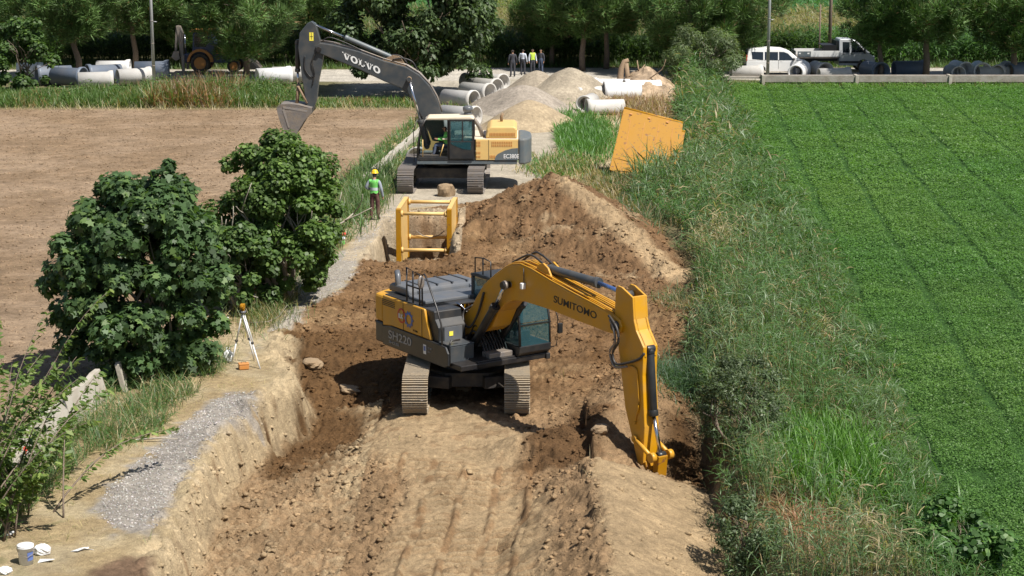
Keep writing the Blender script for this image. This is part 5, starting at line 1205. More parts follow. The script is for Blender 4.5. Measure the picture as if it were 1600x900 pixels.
    b = MB(); b.prism(BT, -bw, bw); boom = b.build('boom', M['vgrey'], root, .03)
    for k, yy in enumerate((-.2, -.08, .05, .17)):
        o = MB(); o.tube([(x, yy, z + .05 + .03 * (k % 2)) for x, z in BT[2:11]], .025, 8); o.build('boom_pipe', M['steel'], boom)
    hose(boom, [(5.0, .2, 5.98), (4.7, .25, 6.15), (4.2, .22, 6.0), (3.7, .2, 5.78), (3.4, .2, 5.62)], .022)
    hose(boom, [(1.5, .1, 5.05), (1.75, .1, 5.35), (2.1, .05, 5.42), (2.35, 0, 5.33)], .03); hose(boom, [(1.1, .15, 4.8), (1.3, .2, 5.15), (1.7, .2, 5.3), (2.1, .2, 5.25)], .03)
    br = MB()
    for s in (-1, 1): br.prism([(1.55, 4.92), (2.6, 5.20), (2.1, 5.42), (1.85, 5.38)], s * .18, s * .13)
    br.build('cylinder_bracket', M['root'], boom, .01)
    # slab-serif letters V O L V O, raised on the boom's left side
    p0 = Vector((4.14, bw + .004, 5.30)); ux = Vector((-1, 0, -.43)).normalized(); uz = Vector((-.43 * 0, 0, 1)).normalized(); H = .27
    lt = MB()
    def P(a, b_): q = p0 + ux * a + uz * b_; return (q.x, q.y, q.z)
    def slab(pts): 
        n = len(pts); v = [P(a, b_) for a, b_ in pts]; v += [(q[0], q[1] + .008, q[2]) for q in v]; lt.add(v, [tuple(range(n)), tuple(range(2 * n - 1, n - 1, -1))] + [(i, i + n, (i + 1) % n + n, (i + 1) % n) for i in range(n)])
    def Vl(x, w):
        slab([(x + .02, H), (x + .115, H), (x + w / 2 + .035, .0), (x + w / 2 - .035, .0)]); slab([(x + w - .075, H), (x + w - .03, H), (x + w / 2 + .045, .0), (x + w / 2 - .0, .0)])
        slab([(x - .02, H - .045), (x - .02, H), (x + .155, H), (x + .155, H - .045)]); slab([(x + w - .12, H - .045), (x + w - .12, H), (x + w + .01, H), (x + w + .01, H - .045)])
    def Ol(x, w):
        k = 18
        for i in range(k):
            a0, a1 = 2 * pi * i / k, 2 * pi * (i + 1) / k; f_ = lambda a, rx, rz: (x + w / 2 + rx * cos(a), H / 2 + rz * sin(a))
            slab([f_(a0, w / 2, H / 2 + .01), f_(a1, w / 2, H / 2 + .01), f_(a1, w / 2 - .085, H / 2 - .045), f_(a0, w / 2 - .085, H / 2 - .045)])
    Vl(0, .33); Ol(.34, .32); x = .70
    slab([(x + .03, 0), (x + .03, H), (x + .11, H), (x + .11, 0)]); slab([(x, 0), (x, .05), (x + .27, .05), (x + .27, 0)]); slab([(x, H - .045), (x, H), (x + .14, H), (x + .14, H - .045)]); slab([(x + .22, 0), (x + .22, .11), (x + .27, .11), (x + .27, 0)])
    Vl(1.0, .33); Ol(1.34, .32); lt.build('lettering', M['decalwhite'], boom)
    for s in (-1, 1): ram('boom_cylinder', root, (.72, s * .46, 1.7), (.98, s * .46, 2.75), (1.43, s * .46, 4.46), .12, .055, M['vgrey'], M['chrome'])
    bp = MB(); bp.cyl((1.43, -.56, 4.46), (1.43, .56, 4.46), .10, 16); bp.build('boom_pin', M['root'], boom)
    ram('arm_cylinder', root, (2.05, 0, 5.27), (4.04, 0, 6.12), (5.32, 0, 6.66), .105, .05, M['vgrey2'], M['chrome'])
    # arm, bucket linkage, bucket
    a = MB(); a.prism([(5.40, 6.80), (5.58, 6.72), (5.90, 6.33), (5.98, 5.72), (5.86, 4.6), (5.70, 3.40), (5.62, 3.05), (5.48, 3.00), (5.26, 3.61), (5.16, 4.41), (5.0, 5.1), (4.93, 5.58), (5.0, 5.75), (5.09, 6.1), (5.24, 6.66)], -.22, .22); arm = a.build('arm', M['vgrey'], root, .025)
    dl = MB(); dl.box((5.42, .224, 6.18), (.17, .008, .34)); dl.build('warning_label', M['decalyellow'], arm); dl = MB(); dl.box((5.42, .229, 6.2), (.02, .004, .28)); dl.box((5.42, .229, 6.18), (.13, .004, .02)); dl.build('warning_label', M['ink'], arm)
    bp = MB(); bp.cyl((5.12, -.36, 5.66), (5.12, .36, 5.66), .11, 16); bp.build('pin', M['black'], arm)
    hose(arm, [(5.15, .30, 5.7), (5.40, .28, 5.2), (5.32, .26, 4.7), (5.42, .25, 4.2)], .024); hose(arm, [(5.7, .25, 5.4), (5.72, .25, 4.9), (5.5, .25, 4.55), (5.3, .25, 4.6)], .022)
    ram('bucket_cylinder', root, (6.02, 0, 5.95), (6.04, 0, 4.75), (6.02, 0, 4.15), .10, .05, M['darkgrey'], M['chrome'])
    lk = MB()
    for s in (-1, 1): lk.tube([(6.02, s * .20, 4.15), (5.66, s * .24, 3.45)], .045, 8); lk.tube([(6.02, s * .14, 4.15), (6.10, s * .14, 3.45)], .06, 8)
    lk.build('link', M['root'], root)
    prof = [(5.42, 3.30), (5.9, 3.42), (6.3, 3.48), (6.70, 3.46), (6.86, 3.32), (6.82, 3.05), (6.72, 2.70), (6.52, 2.18), (6.42, 1.92)]
    mouth = (5.40, 3.12)
    bk = MB(); inner = [(x + (6.1 - x) * .05, z + (3.0 - z) * .05) for x, z in prof]; bk.prism(prof + inner[::-1], -.72, .72)
    side = prof + [(6.08, 2.22), (5.74, 2.76), mouth]
    for s in (-1, 1): bk.prism(side, s * .72, s * .68)
    bucket = bk.build('bucket', M['steel'], root, .015)
    rb = MB(); rb.prism([(6.55, 3.30), (6.62, 3.22), (6.40, 2.5), (6.34, 2.5)], .722, .735); rb.prism([(5.6, 3.22), (5.62, 3.14), (6.6, 3.30), (6.6, 3.38)], .722, .735); rb.build('wear_strip', M['trackgrey'], bucket)
    tt = MB()
    for i in range(5): y = -.6 + .3 * i; tt.prism([(6.50, 2.12), (6.36, 2.05), (6.40, 1.76)], y - .05, y + .05)
    tt.build('bucket_teeth', M['steel'], bucket)
    return root
far_excavator()
person(in_frame((-2.79, 76.65, 0), pi, (-.10, .93, 1.72)), pi / 2, 'operator sitting in the open cab of the far excavator, green vest and blue jeans', sit, 'hivis', 'denim', 'hivis')
# ------------------------------------------------------------------ trench shoring box in the trench
def shoring_box():
    O = (-4.02, 64.6, 0); t = thing('trench_box', (O[0], O[1], -1.18), 'yellow steel shoring box standing upright in the trench behind the near excavator', 'trench box', R(-3))
    W, D, H = 1.80, 2.75, 2.18
    for s, nm in ((0, 'side_plate'), (1, 'side_plate')):
        x = s * W; p = MB(); p.box((x, D / 2, H / 2), (.10, D - .3, H)); o = p.build(nm, M['paleyellow'], t, .01)
        c = MB()
        for y in (.08, D - .08): c.box((x, y, H / 2), (.16, .22, H + .06))
        for y in (.08, D - .08): pc = MB(); pc.box((x, y, H / 2), (.17, .20, H + .06)); pc.build('corner_post', M['amber'], t, .012)
        e = MB(); e.box((x, D / 2, H + .02), (.15, D - .3, .07)); e.build('edge_rail', M['paleyellow'], o, .008)
    for y in (.10, D - .10):
        for z in (H - .14, H - 1.45):
            b = MB(); b.cyl((.09, y, z), (W - .09, y, z), .065, 14); b.cyl((.09, y, z), (.16, y, z), .11, 14); b.cyl((W - .16, y, z), (W - .09, y, z), .11, 14); b.build('spreader', M['paleyellow'], t)
    for y in (D - .10,):
        b = MB(); b.tube([(.35, y - .1, H - 1.2), (.6, y - .1, H - 1.38), (.9, y - .1, H - 1.44), (1.2, y - .1, H - 1.36), (1.4, y - .1, H - 1.2)], .02, 6); b.build('lifting_chain', M['steel'], t)
    return t
shoring_box()
# second box lying tipped among the reeds
def lying_box():
    x, y = at(1003, 280); t = thing('trench_box', (x - .1, y - .2, -.12), 'yellow steel shoring box lying tipped over in the reeds, its scuffed wide panel towards us', 'trench box', rot=(R(-38), R(9), R(-6)))
    W, H = 2.75, 3.5
    for yy, nm, sc in ((0, 'side_plate', 1.0), (.62, 'side_plate', 1.0)):
        p = MB(); p.prism([(-W / 2, .35), (W / 2 - 1.1, 0), (W / 2 - .2, -.1), (W / 2, .5), (W / 2, H - .25), (-W / 2 + .12, H)] if yy == 0 else [(-W / 2, .3), (W / 2 + .15, .3), (W / 2 + .15, H - .3), (-W / 2 + .12, H + .06)], yy - .05, yy + .05); o = p.build(nm, M['amber'], t, .012)
        r_ = MB(); r_.tube([(-W / 2 + .12, yy, H), (W / 2, yy, H - .25)] if yy == 0 else [(-W / 2 + .12, yy, H + .06), (W / 2 + .15, yy, H - .3)], .07, 8); r_.build('edge_rail', M['amber'], o)
        g = MB()
        if yy == 0:
            for k in range(4): g.box((-W / 2 + .5 + k * .62, -.056, 1.7), (.012, .01, 2.5))
            g.build('panel_seam', M['rust'], o)
    for xx in (-W / 2 + .14, W / 2 - .1):
        for zz in (.7, H - .35): s = MB(); s.cyl((xx, .05, zz), (xx, .57, zz), .07, 12); s.build('spreader', M['amber'], t)
    for k, xx in enumerate((-.9, -.1, .7)):
        s = MB(); s.box((xx, -.07, H - .28 - .05 * k), (.10, .05, .06)); s.build('pin_lug', M['rust'], t)
lying_box()

# ------------------------------------------------------------------ concrete pipes
def pipe_mesh(R_, L, mat):
    Ri = R_ * .80; p = [(R_, 0), (R_, L * .84), (R_ * 1.14, L * .90), (R_ * 1.16, L), (R_ * .98, L), (R_ * .97, L * .93), (Ri, L * .92), (Ri, 0)]
    mb = MB(); mb.lathe(p, 32, Matrix.Rotation(pi / 2, 4, 'Y') @ Matrix.Translation((0, 0, -L / 2)), closed=True)
    o = mb.build('concrete_pipe', mat); o.location.z = -80; return o
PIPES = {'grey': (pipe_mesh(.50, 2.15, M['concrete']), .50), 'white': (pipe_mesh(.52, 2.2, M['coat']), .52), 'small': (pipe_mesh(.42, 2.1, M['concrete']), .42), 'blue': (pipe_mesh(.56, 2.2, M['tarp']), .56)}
_pu = set()
def pipe(kind, px, py, yaw, label, group, z=0.0, pitch=0.0, roll=0.0):
    """px, py: photo point where the pipe's middle rests; yaw: direction its bell end points"""
    src, r = PIPES[kind]; o = src if kind not in _pu else src.copy()
    if kind in _pu: COL.objects.link(o)
    _pu.add(kind); x, y = at(px, py); o.location = (x, y, z + r * .97); o.rotation_euler = Euler((roll, R(pitch), R(yaw))); return tag(o, label, 'pipe', group)
g1 = 'concrete pipes stacked left of the sand heaps'
pipe('grey', 718, 168, -38, 'concrete pipe second above the far excavator cab, its dark mouth to the right', g1)
pipe('grey', 718, 195, -34, 'concrete pipe just above the far excavator cab, mouth behind the round air intake', g1)
pipe('grey', 745, 156, -42, 'pipe half hidden by the gravel heap, third from the cab in the left row', g1)
pipe('grey', 757, 148, -44, 'concrete pipe fourth in the left row, next behind the half hidden one', g1)
pipe('grey', 768, 140, -46, 'farthest concrete pipe of the left row, nearest the far road', g1)
pipe('grey', 745, 140, -44, 'concrete pipe at the far left end of the left row, by the big broadleaf tree', g1)
pipe('grey', 668, 262, -112, 'concrete pipe in the grass beside the left track of the far excavator', g1)
pipe('grey', 702, 216, -10, 'concrete pipe mostly hidden behind the cream cab roof', g1)
g2 = 'concrete pipes right of the sand heaps'
pipe('small', 919, 171, -105, 'pale concrete pipe standing nearest the sand heap, mouth towards us', g2)
pipe('small', 945, 179, 192, 'concrete pipe lying in the green grass in front of the right-hand group', g2)
pipe('small', 924, 157, -150, 'concrete pipe behind the nearest two of the right-hand group', g2)
pipe('white', 972, 156, 186, 'long white pipe lying crosswise below the root heap, mouth to the left', g2)
pipe('white', 955, 150, 178, 'white pipe behind the long one, its dark mouth showing left of it', g2)
pipe('white', 1003, 152, 190, 'white pipe at the right end, touching the root heap', g2)
g3 = 'pipes lying behind the weeds at far left'
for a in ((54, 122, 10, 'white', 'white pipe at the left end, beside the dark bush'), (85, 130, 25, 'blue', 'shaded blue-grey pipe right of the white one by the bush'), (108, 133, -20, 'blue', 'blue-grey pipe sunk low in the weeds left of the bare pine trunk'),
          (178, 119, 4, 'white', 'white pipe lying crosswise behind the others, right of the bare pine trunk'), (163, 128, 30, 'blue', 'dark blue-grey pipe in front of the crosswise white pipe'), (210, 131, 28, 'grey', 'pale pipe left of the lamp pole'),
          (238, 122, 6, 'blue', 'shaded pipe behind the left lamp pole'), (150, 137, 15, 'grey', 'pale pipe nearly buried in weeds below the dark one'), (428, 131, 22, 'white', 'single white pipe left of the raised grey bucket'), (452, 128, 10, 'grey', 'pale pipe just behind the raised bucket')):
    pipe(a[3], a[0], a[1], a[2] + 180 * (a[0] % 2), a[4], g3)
g4 = 'pipes lying behind the concrete channel at far right'
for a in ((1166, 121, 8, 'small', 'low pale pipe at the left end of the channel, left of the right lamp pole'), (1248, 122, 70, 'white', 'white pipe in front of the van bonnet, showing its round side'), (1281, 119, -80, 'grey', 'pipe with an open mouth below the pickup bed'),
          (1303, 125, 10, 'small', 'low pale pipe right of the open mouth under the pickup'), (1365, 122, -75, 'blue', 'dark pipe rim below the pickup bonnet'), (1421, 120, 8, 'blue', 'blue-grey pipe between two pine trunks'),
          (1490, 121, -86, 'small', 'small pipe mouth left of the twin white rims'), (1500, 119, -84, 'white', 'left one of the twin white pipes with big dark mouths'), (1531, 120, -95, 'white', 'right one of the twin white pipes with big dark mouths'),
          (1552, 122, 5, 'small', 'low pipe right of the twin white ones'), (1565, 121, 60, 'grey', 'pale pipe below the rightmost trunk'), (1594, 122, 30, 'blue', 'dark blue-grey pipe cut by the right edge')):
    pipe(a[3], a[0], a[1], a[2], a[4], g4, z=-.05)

# ------------------------------------------------------------------ sand heaps
def heap(name, x, y, rx, ry, h, col, label, seed, mat='soil', pw=1.0, rough=.03, top=.18):
    nr_, na = 46, 120; rr = np.linspace(0, 1.0, nr_) ; aa = np.linspace(0, 2 * pi, na, endpoint=False); RR, AA = np.meshgrid(rr, aa, indexing='ij')
    wob = 1 + .10 * np.sin(AA * 2 + seed) + .06 * np.sin(AA * 3 + seed * 2); X = x + RR * rx * wob * np.cos(AA); Y = y + RR * ry * wob * np.sin(AA)
    Z = h * (1 - np.sqrt(RR ** 2 + top ** 2)) / (1 - top) * 1.0; Z = Z + rough * fbm(X, Y, 4, .6) * (1 - RR) ** .3 + .10 * h * fbm(X + seed, Y, 2, 2.0) * (1 - RR) + zoff(X, Y) * .0 - .03
    Z = np.where(RR > .985, -.12, Z)
    c = np.array(col)[None, None] * (1 + .16 * fbm(X, Y, 4, .7) + .08 * fbm(X, Y, 2, .12))[..., None]
    i = np.arange(nr_ * na).reshape(nr_, na); F = np.stack([i[:-1], np.roll(i, -1, 1)[:-1], np.roll(i, -1, 1)[1:], i[1:]], -1).reshape(-1, 4)[:, ::-1]
    o = fast_mesh(name, np.stack([X, Y, Z], -1).reshape(-1, 3), F, M[mat], col=c.reshape(-1, 3), smooth=True); return tag(o, label, 'heap', 'heaps of sand and gravel on the yard')
x, y = at(800, 174); heap('gravel_heap', x + .5, y + .6, 3.2, 4.4, 1.5, (.32, .275, .225), 'grey gravel heap directly behind the front tan sand heap', 3)
x, y = at(826, 197); heap('sand_heap', x, y, 2.6, 3.4, 1.42, (.37, .29, .19), 'front tan sand heap behind the far excavator', 1)
x, y = at(838, 150); heap('sand_heap', x, y, 2.7, 3.4, 1.62, (.32, .27, .205), 'rear sand heap, left one of the two merged peaks', 5)
x, y = at(889, 154); heap('sand_heap', x, y, 3.0, 3.6, 1.85, (.33, .28, .21), 'rear sand heap, right and taller one of the two merged peaks', 7)

# ------------------------------------------------------------------ heap of dug-up roots
def root_heap():
    x, y = at(1006, 148); t = thing('root_heap', (x, y, 0), 'heap of torn tree roots and dry brown debris above the white pipes', 'root heap')
    rg = np.random.default_rng(5); nr_, na = 26, 60; rr = np.linspace(0, 1, nr_); aa = np.linspace(0, 2 * pi, na, endpoint=False); RR, AA = np.meshgrid(rr, aa, indexing='ij')
    X = RR * 3.0 * np.cos(AA); Y = RR * 3.6 * np.sin(AA); Z = 1.75 * (1 - RR) ** 1.0 + .35 * fbm(X, Y, 4, .8) * (1 - RR) - .05
    c = np.array([.33, .245, .165])[None, None] * (1 + .5 * fbm(X, Y, 3, .4))[..., None]; i = np.arange(nr_ * na).reshape(nr_, na); F = np.stack([i[:-1], np.roll(i, -1, 1)[:-1], np.roll(i, -1, 1)[1:], i[1:]], -1).reshape(-1, 4)[:, ::-1]
    fast_mesh('earth_mound', np.stack([X, Y, Z], -1).reshape(-1, 3), F, M['clod'], t, np.clip(c, .02, .6).reshape(-1, 3))
    def gnarl(o, d, L, r, n=6):
        pts = [Vector(o)]; d = Vector(d).normalized()
        for k in range(n): d = (d + Vector(rg.normal(0, .28, 3))).normalized(); pts.append(pts[-1] + d * L / n)
        mb = MB(); mb.tube(pts, r, 7, r_end=r * .3); return mb
    st = MB(); st.tube([(-1.5, -.2, .2), (-1.45, -.2, 1.0), (-1.38, -.15, 1.6), (-1.2, -.1, 2.0), (-.95, -.1, 2.1)], [.22, .20, .17, .16, .11], 9); st.tube([(-.9, -.2, .3), (-1.0, -.2, 1.1), (-1.1, -.15, 1.9)], [.16, .14, .14], 8); st.build('stump', M['root'], t)
    for k in range(16):
        a = rg.uniform(0, 2 * pi); gnarl((rg.normal(0, .7), rg.normal(0, .8), rg.uniform(.5, 1.1)), (cos(a), sin(a), rg.uniform(.1, 1.1)), rg.uniform(.8, 2.0), rg.uniform(.05, .14)).build('root', M['root'], t)
    n = 900; P = np.stack([rg.normal(0, 1.3, n), rg.normal(0, 1.4, n), rg.uniform(.1, .9, n)], -1); P[:, 2] *= np.clip(1.4 - np.hypot(P[:, 0], P[:, 1]) / 2.4, .05, 1.4)
    V, F, C = blade_arrays(P, rg.random(n) * 6.28, rg.uniform(.3, .9, n), rg.uniform(.02, .05, n), rg.uniform(-.2, 1.1, n), rg.uniform(-.4, .6, n), col_jit((.34, .25, .16), n, .4, .08, 6), seg=2); fast_mesh('twigs', V, F, M['blade'], t, C)
root_heap()
# boulder and slabs in front of the far excavator
def rock(px, py, d, label, seed, z=None):
    x, y = at(px, py); rg = np.random.default_rng(seed); bm = bmesh.new(); bmesh.ops.create_icosphere(bm, subdivisions=3, radius=1)
    for v in bm.verts:
        q = v.co; s = 1 + .28 * float(perlin(np.array([q.x * 1.3 + seed]), np.array([q.y * 1.3 + q.z * 1.7]))[0]); v.co = Vector((q.x * d[0], q.y * d[1], q.z * d[2])) * s
        if v.co.z > d[2] * .55: v.co.z = d[2] * .55 + (v.co.z - d[2] * .55) * .25
    me = bpy.data.meshes.new('rock'); bm.to_mesh(me); bm.free(); me.materials.append(M['stone']); o = bpy.data.objects.new('rock', me); COL.objects.link(o)
    o.location = (x, y, (tz(x, y) if z is None else z) + d[2] * .35); o.rotation_euler = (0, 0, rg.random() * 6); tag(o, label, 'rock')
rock(697, 306, (.36, .32, .50), 'big tan boulder between the tracks of the far excavator', 3)
rock(725, 585, (.22, .2, .14), 'loose stone under the near excavator between its tracks', 5)
rock(487, 545, (.34, .26, .16), 'flat stone on the brown soil right of the tripod', 8)
rock(545, 565, (.42, .24, .10), 'flat pale slab at the edge of the near excavator shadow', 9)
rock(938, 688, (.22, .18, .14), 'grey clod at the top of the tan spoil pile', 11)

# ------------------------------------------------------------------ worker
wx, wy = at(586, 342, .05)
person((wx, wy, tz(wx, wy) + .0), R(-14), 'worker in yellow helmet and green hi-vis vest standing by the shoring box, seen from behind',
       dict(ell=(-.30, -.08, 1.17), wrl=(-.17, .12, 1.08), hal=(-.10, .16, 1.06), elr=(.27, -.05, 1.13), wrr=(.30, .02, .87), har=(.305, .04, .79), anl=(-.14, -.04, .09), tol=(-.17, .12, .04), headt=(.0, .05, 1.71)),
       'greycloth', 'maroon', 'hivis', 'helmet', 1.04)
for px, py, rz, lab, tp, lg, vs_, sc in ((801, 120, 10, 'man in dark clothes at the left of the four standing in the tree shade', 'darkcloth', 'darkcloth', None, 1.03), (817, 117.5, -20, 'man in a pale shirt standing in the tree shade', 'palecloth', 'darkcloth', None, 1.0),
                                         (832, 116, 200, 'person in a hi-vis vest, third of the four in the tree shade', 'palecloth', 'darkcloth', 'hiyellow', .98), (845, 115.5, 150, 'person in dark blue at the right of the four in the tree shade', 'darkcloth', 'denim', None, .96)):
    x, y = at(px, py); person((x, y, 0), R(rz), lab, {}, tp, lg, vs_, None, sc, 'people standing in the shade by the far road')

# ------------------------------------------------------------------ survey tripod with level
def tripod():
    x, y = at(385, 573); z0 = tz(x, y); t = thing('survey_tripod', (x, y, z0), 'white-legged survey tripod with a small level on top, in front of the fig tree', 'tripod')
    T_ = Vector((-.08, .2, 1.42))
    for dx, dy in ((-.42, .25), (.38, -.20), (.12, .62)):
        f = Vector((dx, dy, 0)); f.z = tz(x + dx, y + dy) - z0; l = MB(); a = T_ + (f - T_) * .05; m_ = T_ + (f - T_) * .55; s = (f - T_).cross(Vector((0, 0, 1))).normalized() * .028
        l.tube([a + s, m_ + s], .014, 6); l.tube([a - s, m_ - s], .014, 6); lg = l.build('leg', M['dirtyplastic'], t); l = MB(); l.tube([m_, f], .020, 8); l.build('lower_leg', M['dirtyplastic'], lg); l = MB(); l.box(m_, (.07, .07, .05)); l.build('clamp', M['plastic'], lg)
    h = MB(); h.cyl(T_ - Vector((0, 0, .04)), T_ + Vector((0, 0, .02)), .09, 16); h.build('tripod_head', M['hoodgrey'], t)
    h = MB(); h.cyl(T_ + Vector((0, 0, .02)), T_ + Vector((0, 0, .09)), .05, 14); h.box(T_ + Vector((0, 0, .14)), (.11, .20, .11)); h.cyl(T_ + Vector((0, -.15, .15)), T_ + Vector((0, .15, .15)), .03, 12); h.build('level', M['amber'], t, .008)
tripod()
x, y = at(357, 566); mb = MB(); mb.blob((0, 0, .16), (.14, .09, .17), 14, 10, .18, seed=2); mb.tube([(-.05, 0, .30), (-.04, 0, .40), (.04, 0, .40), (.05, 0, .30)], .008, 5)
bag = mb.build('white_bag', M['dirtyplastic']); bag.location = (x, y, tz(x, y)); tag(bag, 'crumpled white bag leaning at the left foot of the tripod', 'bag')
x, y = at(381, 577); t = thing('instrument_case', (x, y, tz(x, y)), 'small orange-yellow case on the dirt under the tripod', 'case', .3)
mb = MB(); mb.box((0, 0, .07), (.26, .18, .12)); mb.build('case_body', M['rust'], t, .02); mb = MB(); mb.box((0, 0, .15), (.27, .19, .04)); mb.build('lid', M['rust'], t, .012); mb = MB(); mb.tube([(-.06, 0, .17), (-.06, 0, .205), (.06, 0, .205), (.06, 0, .17)], .008, 6); mb.build('handle', M['plastic'], t)
def pail(px, py, label, r=.15, h=.30, m='dirtyplastic', lidm=None, decal=None, z=None):
    x, y = at(px, py); t = thing('bucket', (x, y, tz(x, y) if z is None else z), label, 'bucket', .4); b = MB(); b.lathe([(0, 0), (r * .86, 0), (r, h), (r * 1.06, h), (r * 1.06, h - .03), (r * 1.0, h - .03)], 24); b.build('pail_body', M[m], t)
    b = MB(); b.lathe([(0, h + .004), (r * 1.04, h + .004), (r * 1.07, h + .02), (r * .9, h + .03), (0, h + .03)], 24); b.build('lid', M[lidm or m], t)
    b = MB(); b.tube([(-r * 1.07, 0, h - .04), (-r * .9, -r * .8, h * .62), (0, -r * 1.25, h * .5), (r * .9, -r * .8, h * .62), (r * 1.07, 0, h - .04)], .006, 5); b.build('handle', M['steel'], t)
    if decal:
        b = MB(); n = 6; a0 = -1.5; v = []
        for k in range(n + 1): a = a0 + k * .16; v += [((r * .95) * cos(a), (r * .95) * sin(a), h * .25), ((r * .99) * cos(a), (r * .99) * sin(a), h * .72)]
        b.add(v, [(2 * k, 2 * k + 2, 2 * k + 3, 2 * k + 1) for k in range(n)]); b.build('label', M[decal], t)
    return t
pail(41, 880, 'white plastic pail with a blue label standing on the straw, lower left', .145, .34, decal='decalblue')
pail(498, 411, 'white pail standing on the gravel edge under the lighter leafy tree', .15, .26)
pail(532, 384, 'white pail with a green label at the gravel edge, farther one near the worker', .16, .28, lidm='palecloth', decal='hivis')
x, y = at(535, 372); mb = MB(); mb.lathe([(0, 0), (.11, 0), (.13, .16), (.10, .19), (0, .19)], 18); o = mb.build('red_container', M['red']); o.location = (x, y, tz(x, y) + .02); tag(o, 'small red container beside the farther white pail', 'container')
x, y = at(66, 866); mb = MB(); mb.blob((0, 0, .09), (.16, .12, .11), 16, 10, .35, seed=4); o = mb.build('white_bag', M['dirtyplastic']); o.location = (x, y, tz(x, y)); tag(o, 'crumpled white bag lying right of the labelled pail, lower left', 'bag'); 
x, y = at(8, 895); mb = MB(); mb.blob((0, 0, .05), (.13, .12, .07), 14, 8, .25, seed=7); o = mb.build('plastic_scrap', M['dirtyplastic']); o.location = (x, y, tz(x, y)); tag(o, 'white scrap cut off by the lower left corner', 'litter')
def paper(px, py, pts, label, rz=0):
    x, y = at(px, py); mb = MB(); n = len(pts); mb.add([(a, b, .03 + .035 * sin(3 * a + 5 * b + i)) for i, (a, b) in enumerate(pts)] + [(a, b, .022 + .035 * sin(3 * a + 5 * b + i)) for i, (a, b) in enumerate(pts)], [tuple(range(n)), tuple(range(2 * n - 1, n - 1, -1))] + [(i, i + n, (i + 1) % n + n, (i + 1) % n) for i in range(n)])
    o = mb.build('paper_scrap', M['dirtyplastic']); o.location = (x, y, tz(x, y)); o.rotation_euler.z = rz; tag(o, label, 'litter', 'white litter on the straw')
paper(128, 860, [(-.2, -.05), (-.05, -.12), (.05, -.02), (.22, .02), (.08, .06), (.1, .14), (-.04, .07)], 'torn white paper with two points, on the straw right of the pail')
paper(72, 878, [(-.14, -.05), (.13, -.04), (.15, .04), (-.12, .05)], 'thin white strip of paper below the crumpled bag')
paper(12, 836, [(-.1, -.08), (.1, -.1), (.14, .06), (-.06, .1)], 'white paper by the sapling stems at the left edge', .5)
paper(213, 690, [(-.05, -.04), (.06, -.03), (.05, .05), (-.04, .05)], 'tiny white scrap in the grass left of the gravel path')
def rod(p0, p1, label, name='ranging_rod', r=.022, n=7, cat='ranging rod'):
    t = thing(name, p0, label, cat); p0 = Vector(p0); d = Vector(p1) - p0
    for k in range(n): b = MB(); b.cyl(d * (k / n), d * ((k + .98) / n), r, 10); b.build('band', M['red' if k % 2 else 'dirtyplastic'], t)
x, y = at(395, 470); rod((x - .12, y + .2, .75), (x + .16, y - .1, .10), 'red and white rod leaning in the branches above the tripod', n=5, r=.05)
x, y = at(350, 530); rod((x - .9, y, .12), (x + .15, y - .05, .62), 'red and white ranging rod lying slanted in fig branches left of the tripod', n=9)
# bare branches beside the fig tree
def branch(px, py, pts, r, label):
    x, y = at(px, py); mb = MB(); mb.tube([(x + a, y + b, tz(x, y) + c) for a, b, c in pts], r, 7, r_end=r * .35); o = mb.build('branch', M['palebark']); tag(o, label, 'branch', 'cut branches by the fig tree')
branch(365, 480, [(-.5, .3, .45), (0, .1, .62), (.5, 0, .85), (.75, 0, 1.2), (.72, .1, 1.7)], .05, 'thick pale broken branch rising above the tripod')
branch(340, 490, [(-.2, .2, .35), (.3, .1, .42), (.8, .0, .60), (1.2, -.1, .5)], .035, 'pale branch lying low under the thick broken one')
branch(430, 510, [(-.8, .1, .06), (-.2, 0, .12), (.1, .1, .25), (.35, 0, .6)], .018, 'thin curved twig reaching onto the dirt right of the tripod')
branch(430, 470, [(-.6, .1, .5), (0, 0, .55), (.4, 0, .4), (.9, 0, .12)], .018, 'thin arched twig under the lighter leafy tree')
branch(250, 690, [(-.5, 0, .05), (0, 0, .09), (.4, .05, .05)], .03, 'cut stick lying on straw above the gravel path')

# ------------------------------------------------------------------ low concrete walls and channels
def wall_run(name, ys, h, th, label, lean, gaps=(), xo=0.0, tops=None, cat='wall', mat='concrete2'):
    t = thing(name, (wall_x(ys[0]) + xo, ys[0], 0), label, cat)
    for i in range(len(ys) - 1):
        a, b = ys[i], ys[i + 1] - .05; hh = h * (tops[i] if tops else 1); p = MB()
        x0, x1 = wall_x(a) - wall_x(ys[0]), wall_x(b) - wall_x(ys[0]); dy0, dy1 = a - ys[0], b - ys[0]; n = 6; v = []
        for k in range(n + 1):
            f = k / n; xx = x0 + (x1 - x0) * f; yy = dy0 + (dy1 - dy0) * f; q = hh * (1 + .05 * sin(9 * f + i * 2)); v += [(xx, yy, -.15), (xx - lean * q, yy, q), (xx - lean * q - th, yy, q), (xx - th, yy, -.15)]
        F = []
        for k in range(n):
            for j in range(4): F.append((4 * k + j, 4 * k + (j + 1) % 4, 4 * k + 4 + (j + 1) % 4, 4 * k + 4 + j))
        F += [(0, 3, 2, 1), (4 * n, 4 * n + 1, 4 * n + 2, 4 * n + 3)]; p.add(v, F); p.build('slab', M[mat], t, .01)
    return t
w = wall_run('concrete_wall', [32.4, 35.2, 38.0, 40.8, 43.4], .72, .12, 'low leaning concrete wall slabs in the grass at lower left, with a red paint mark', .30, mat='concrete3')
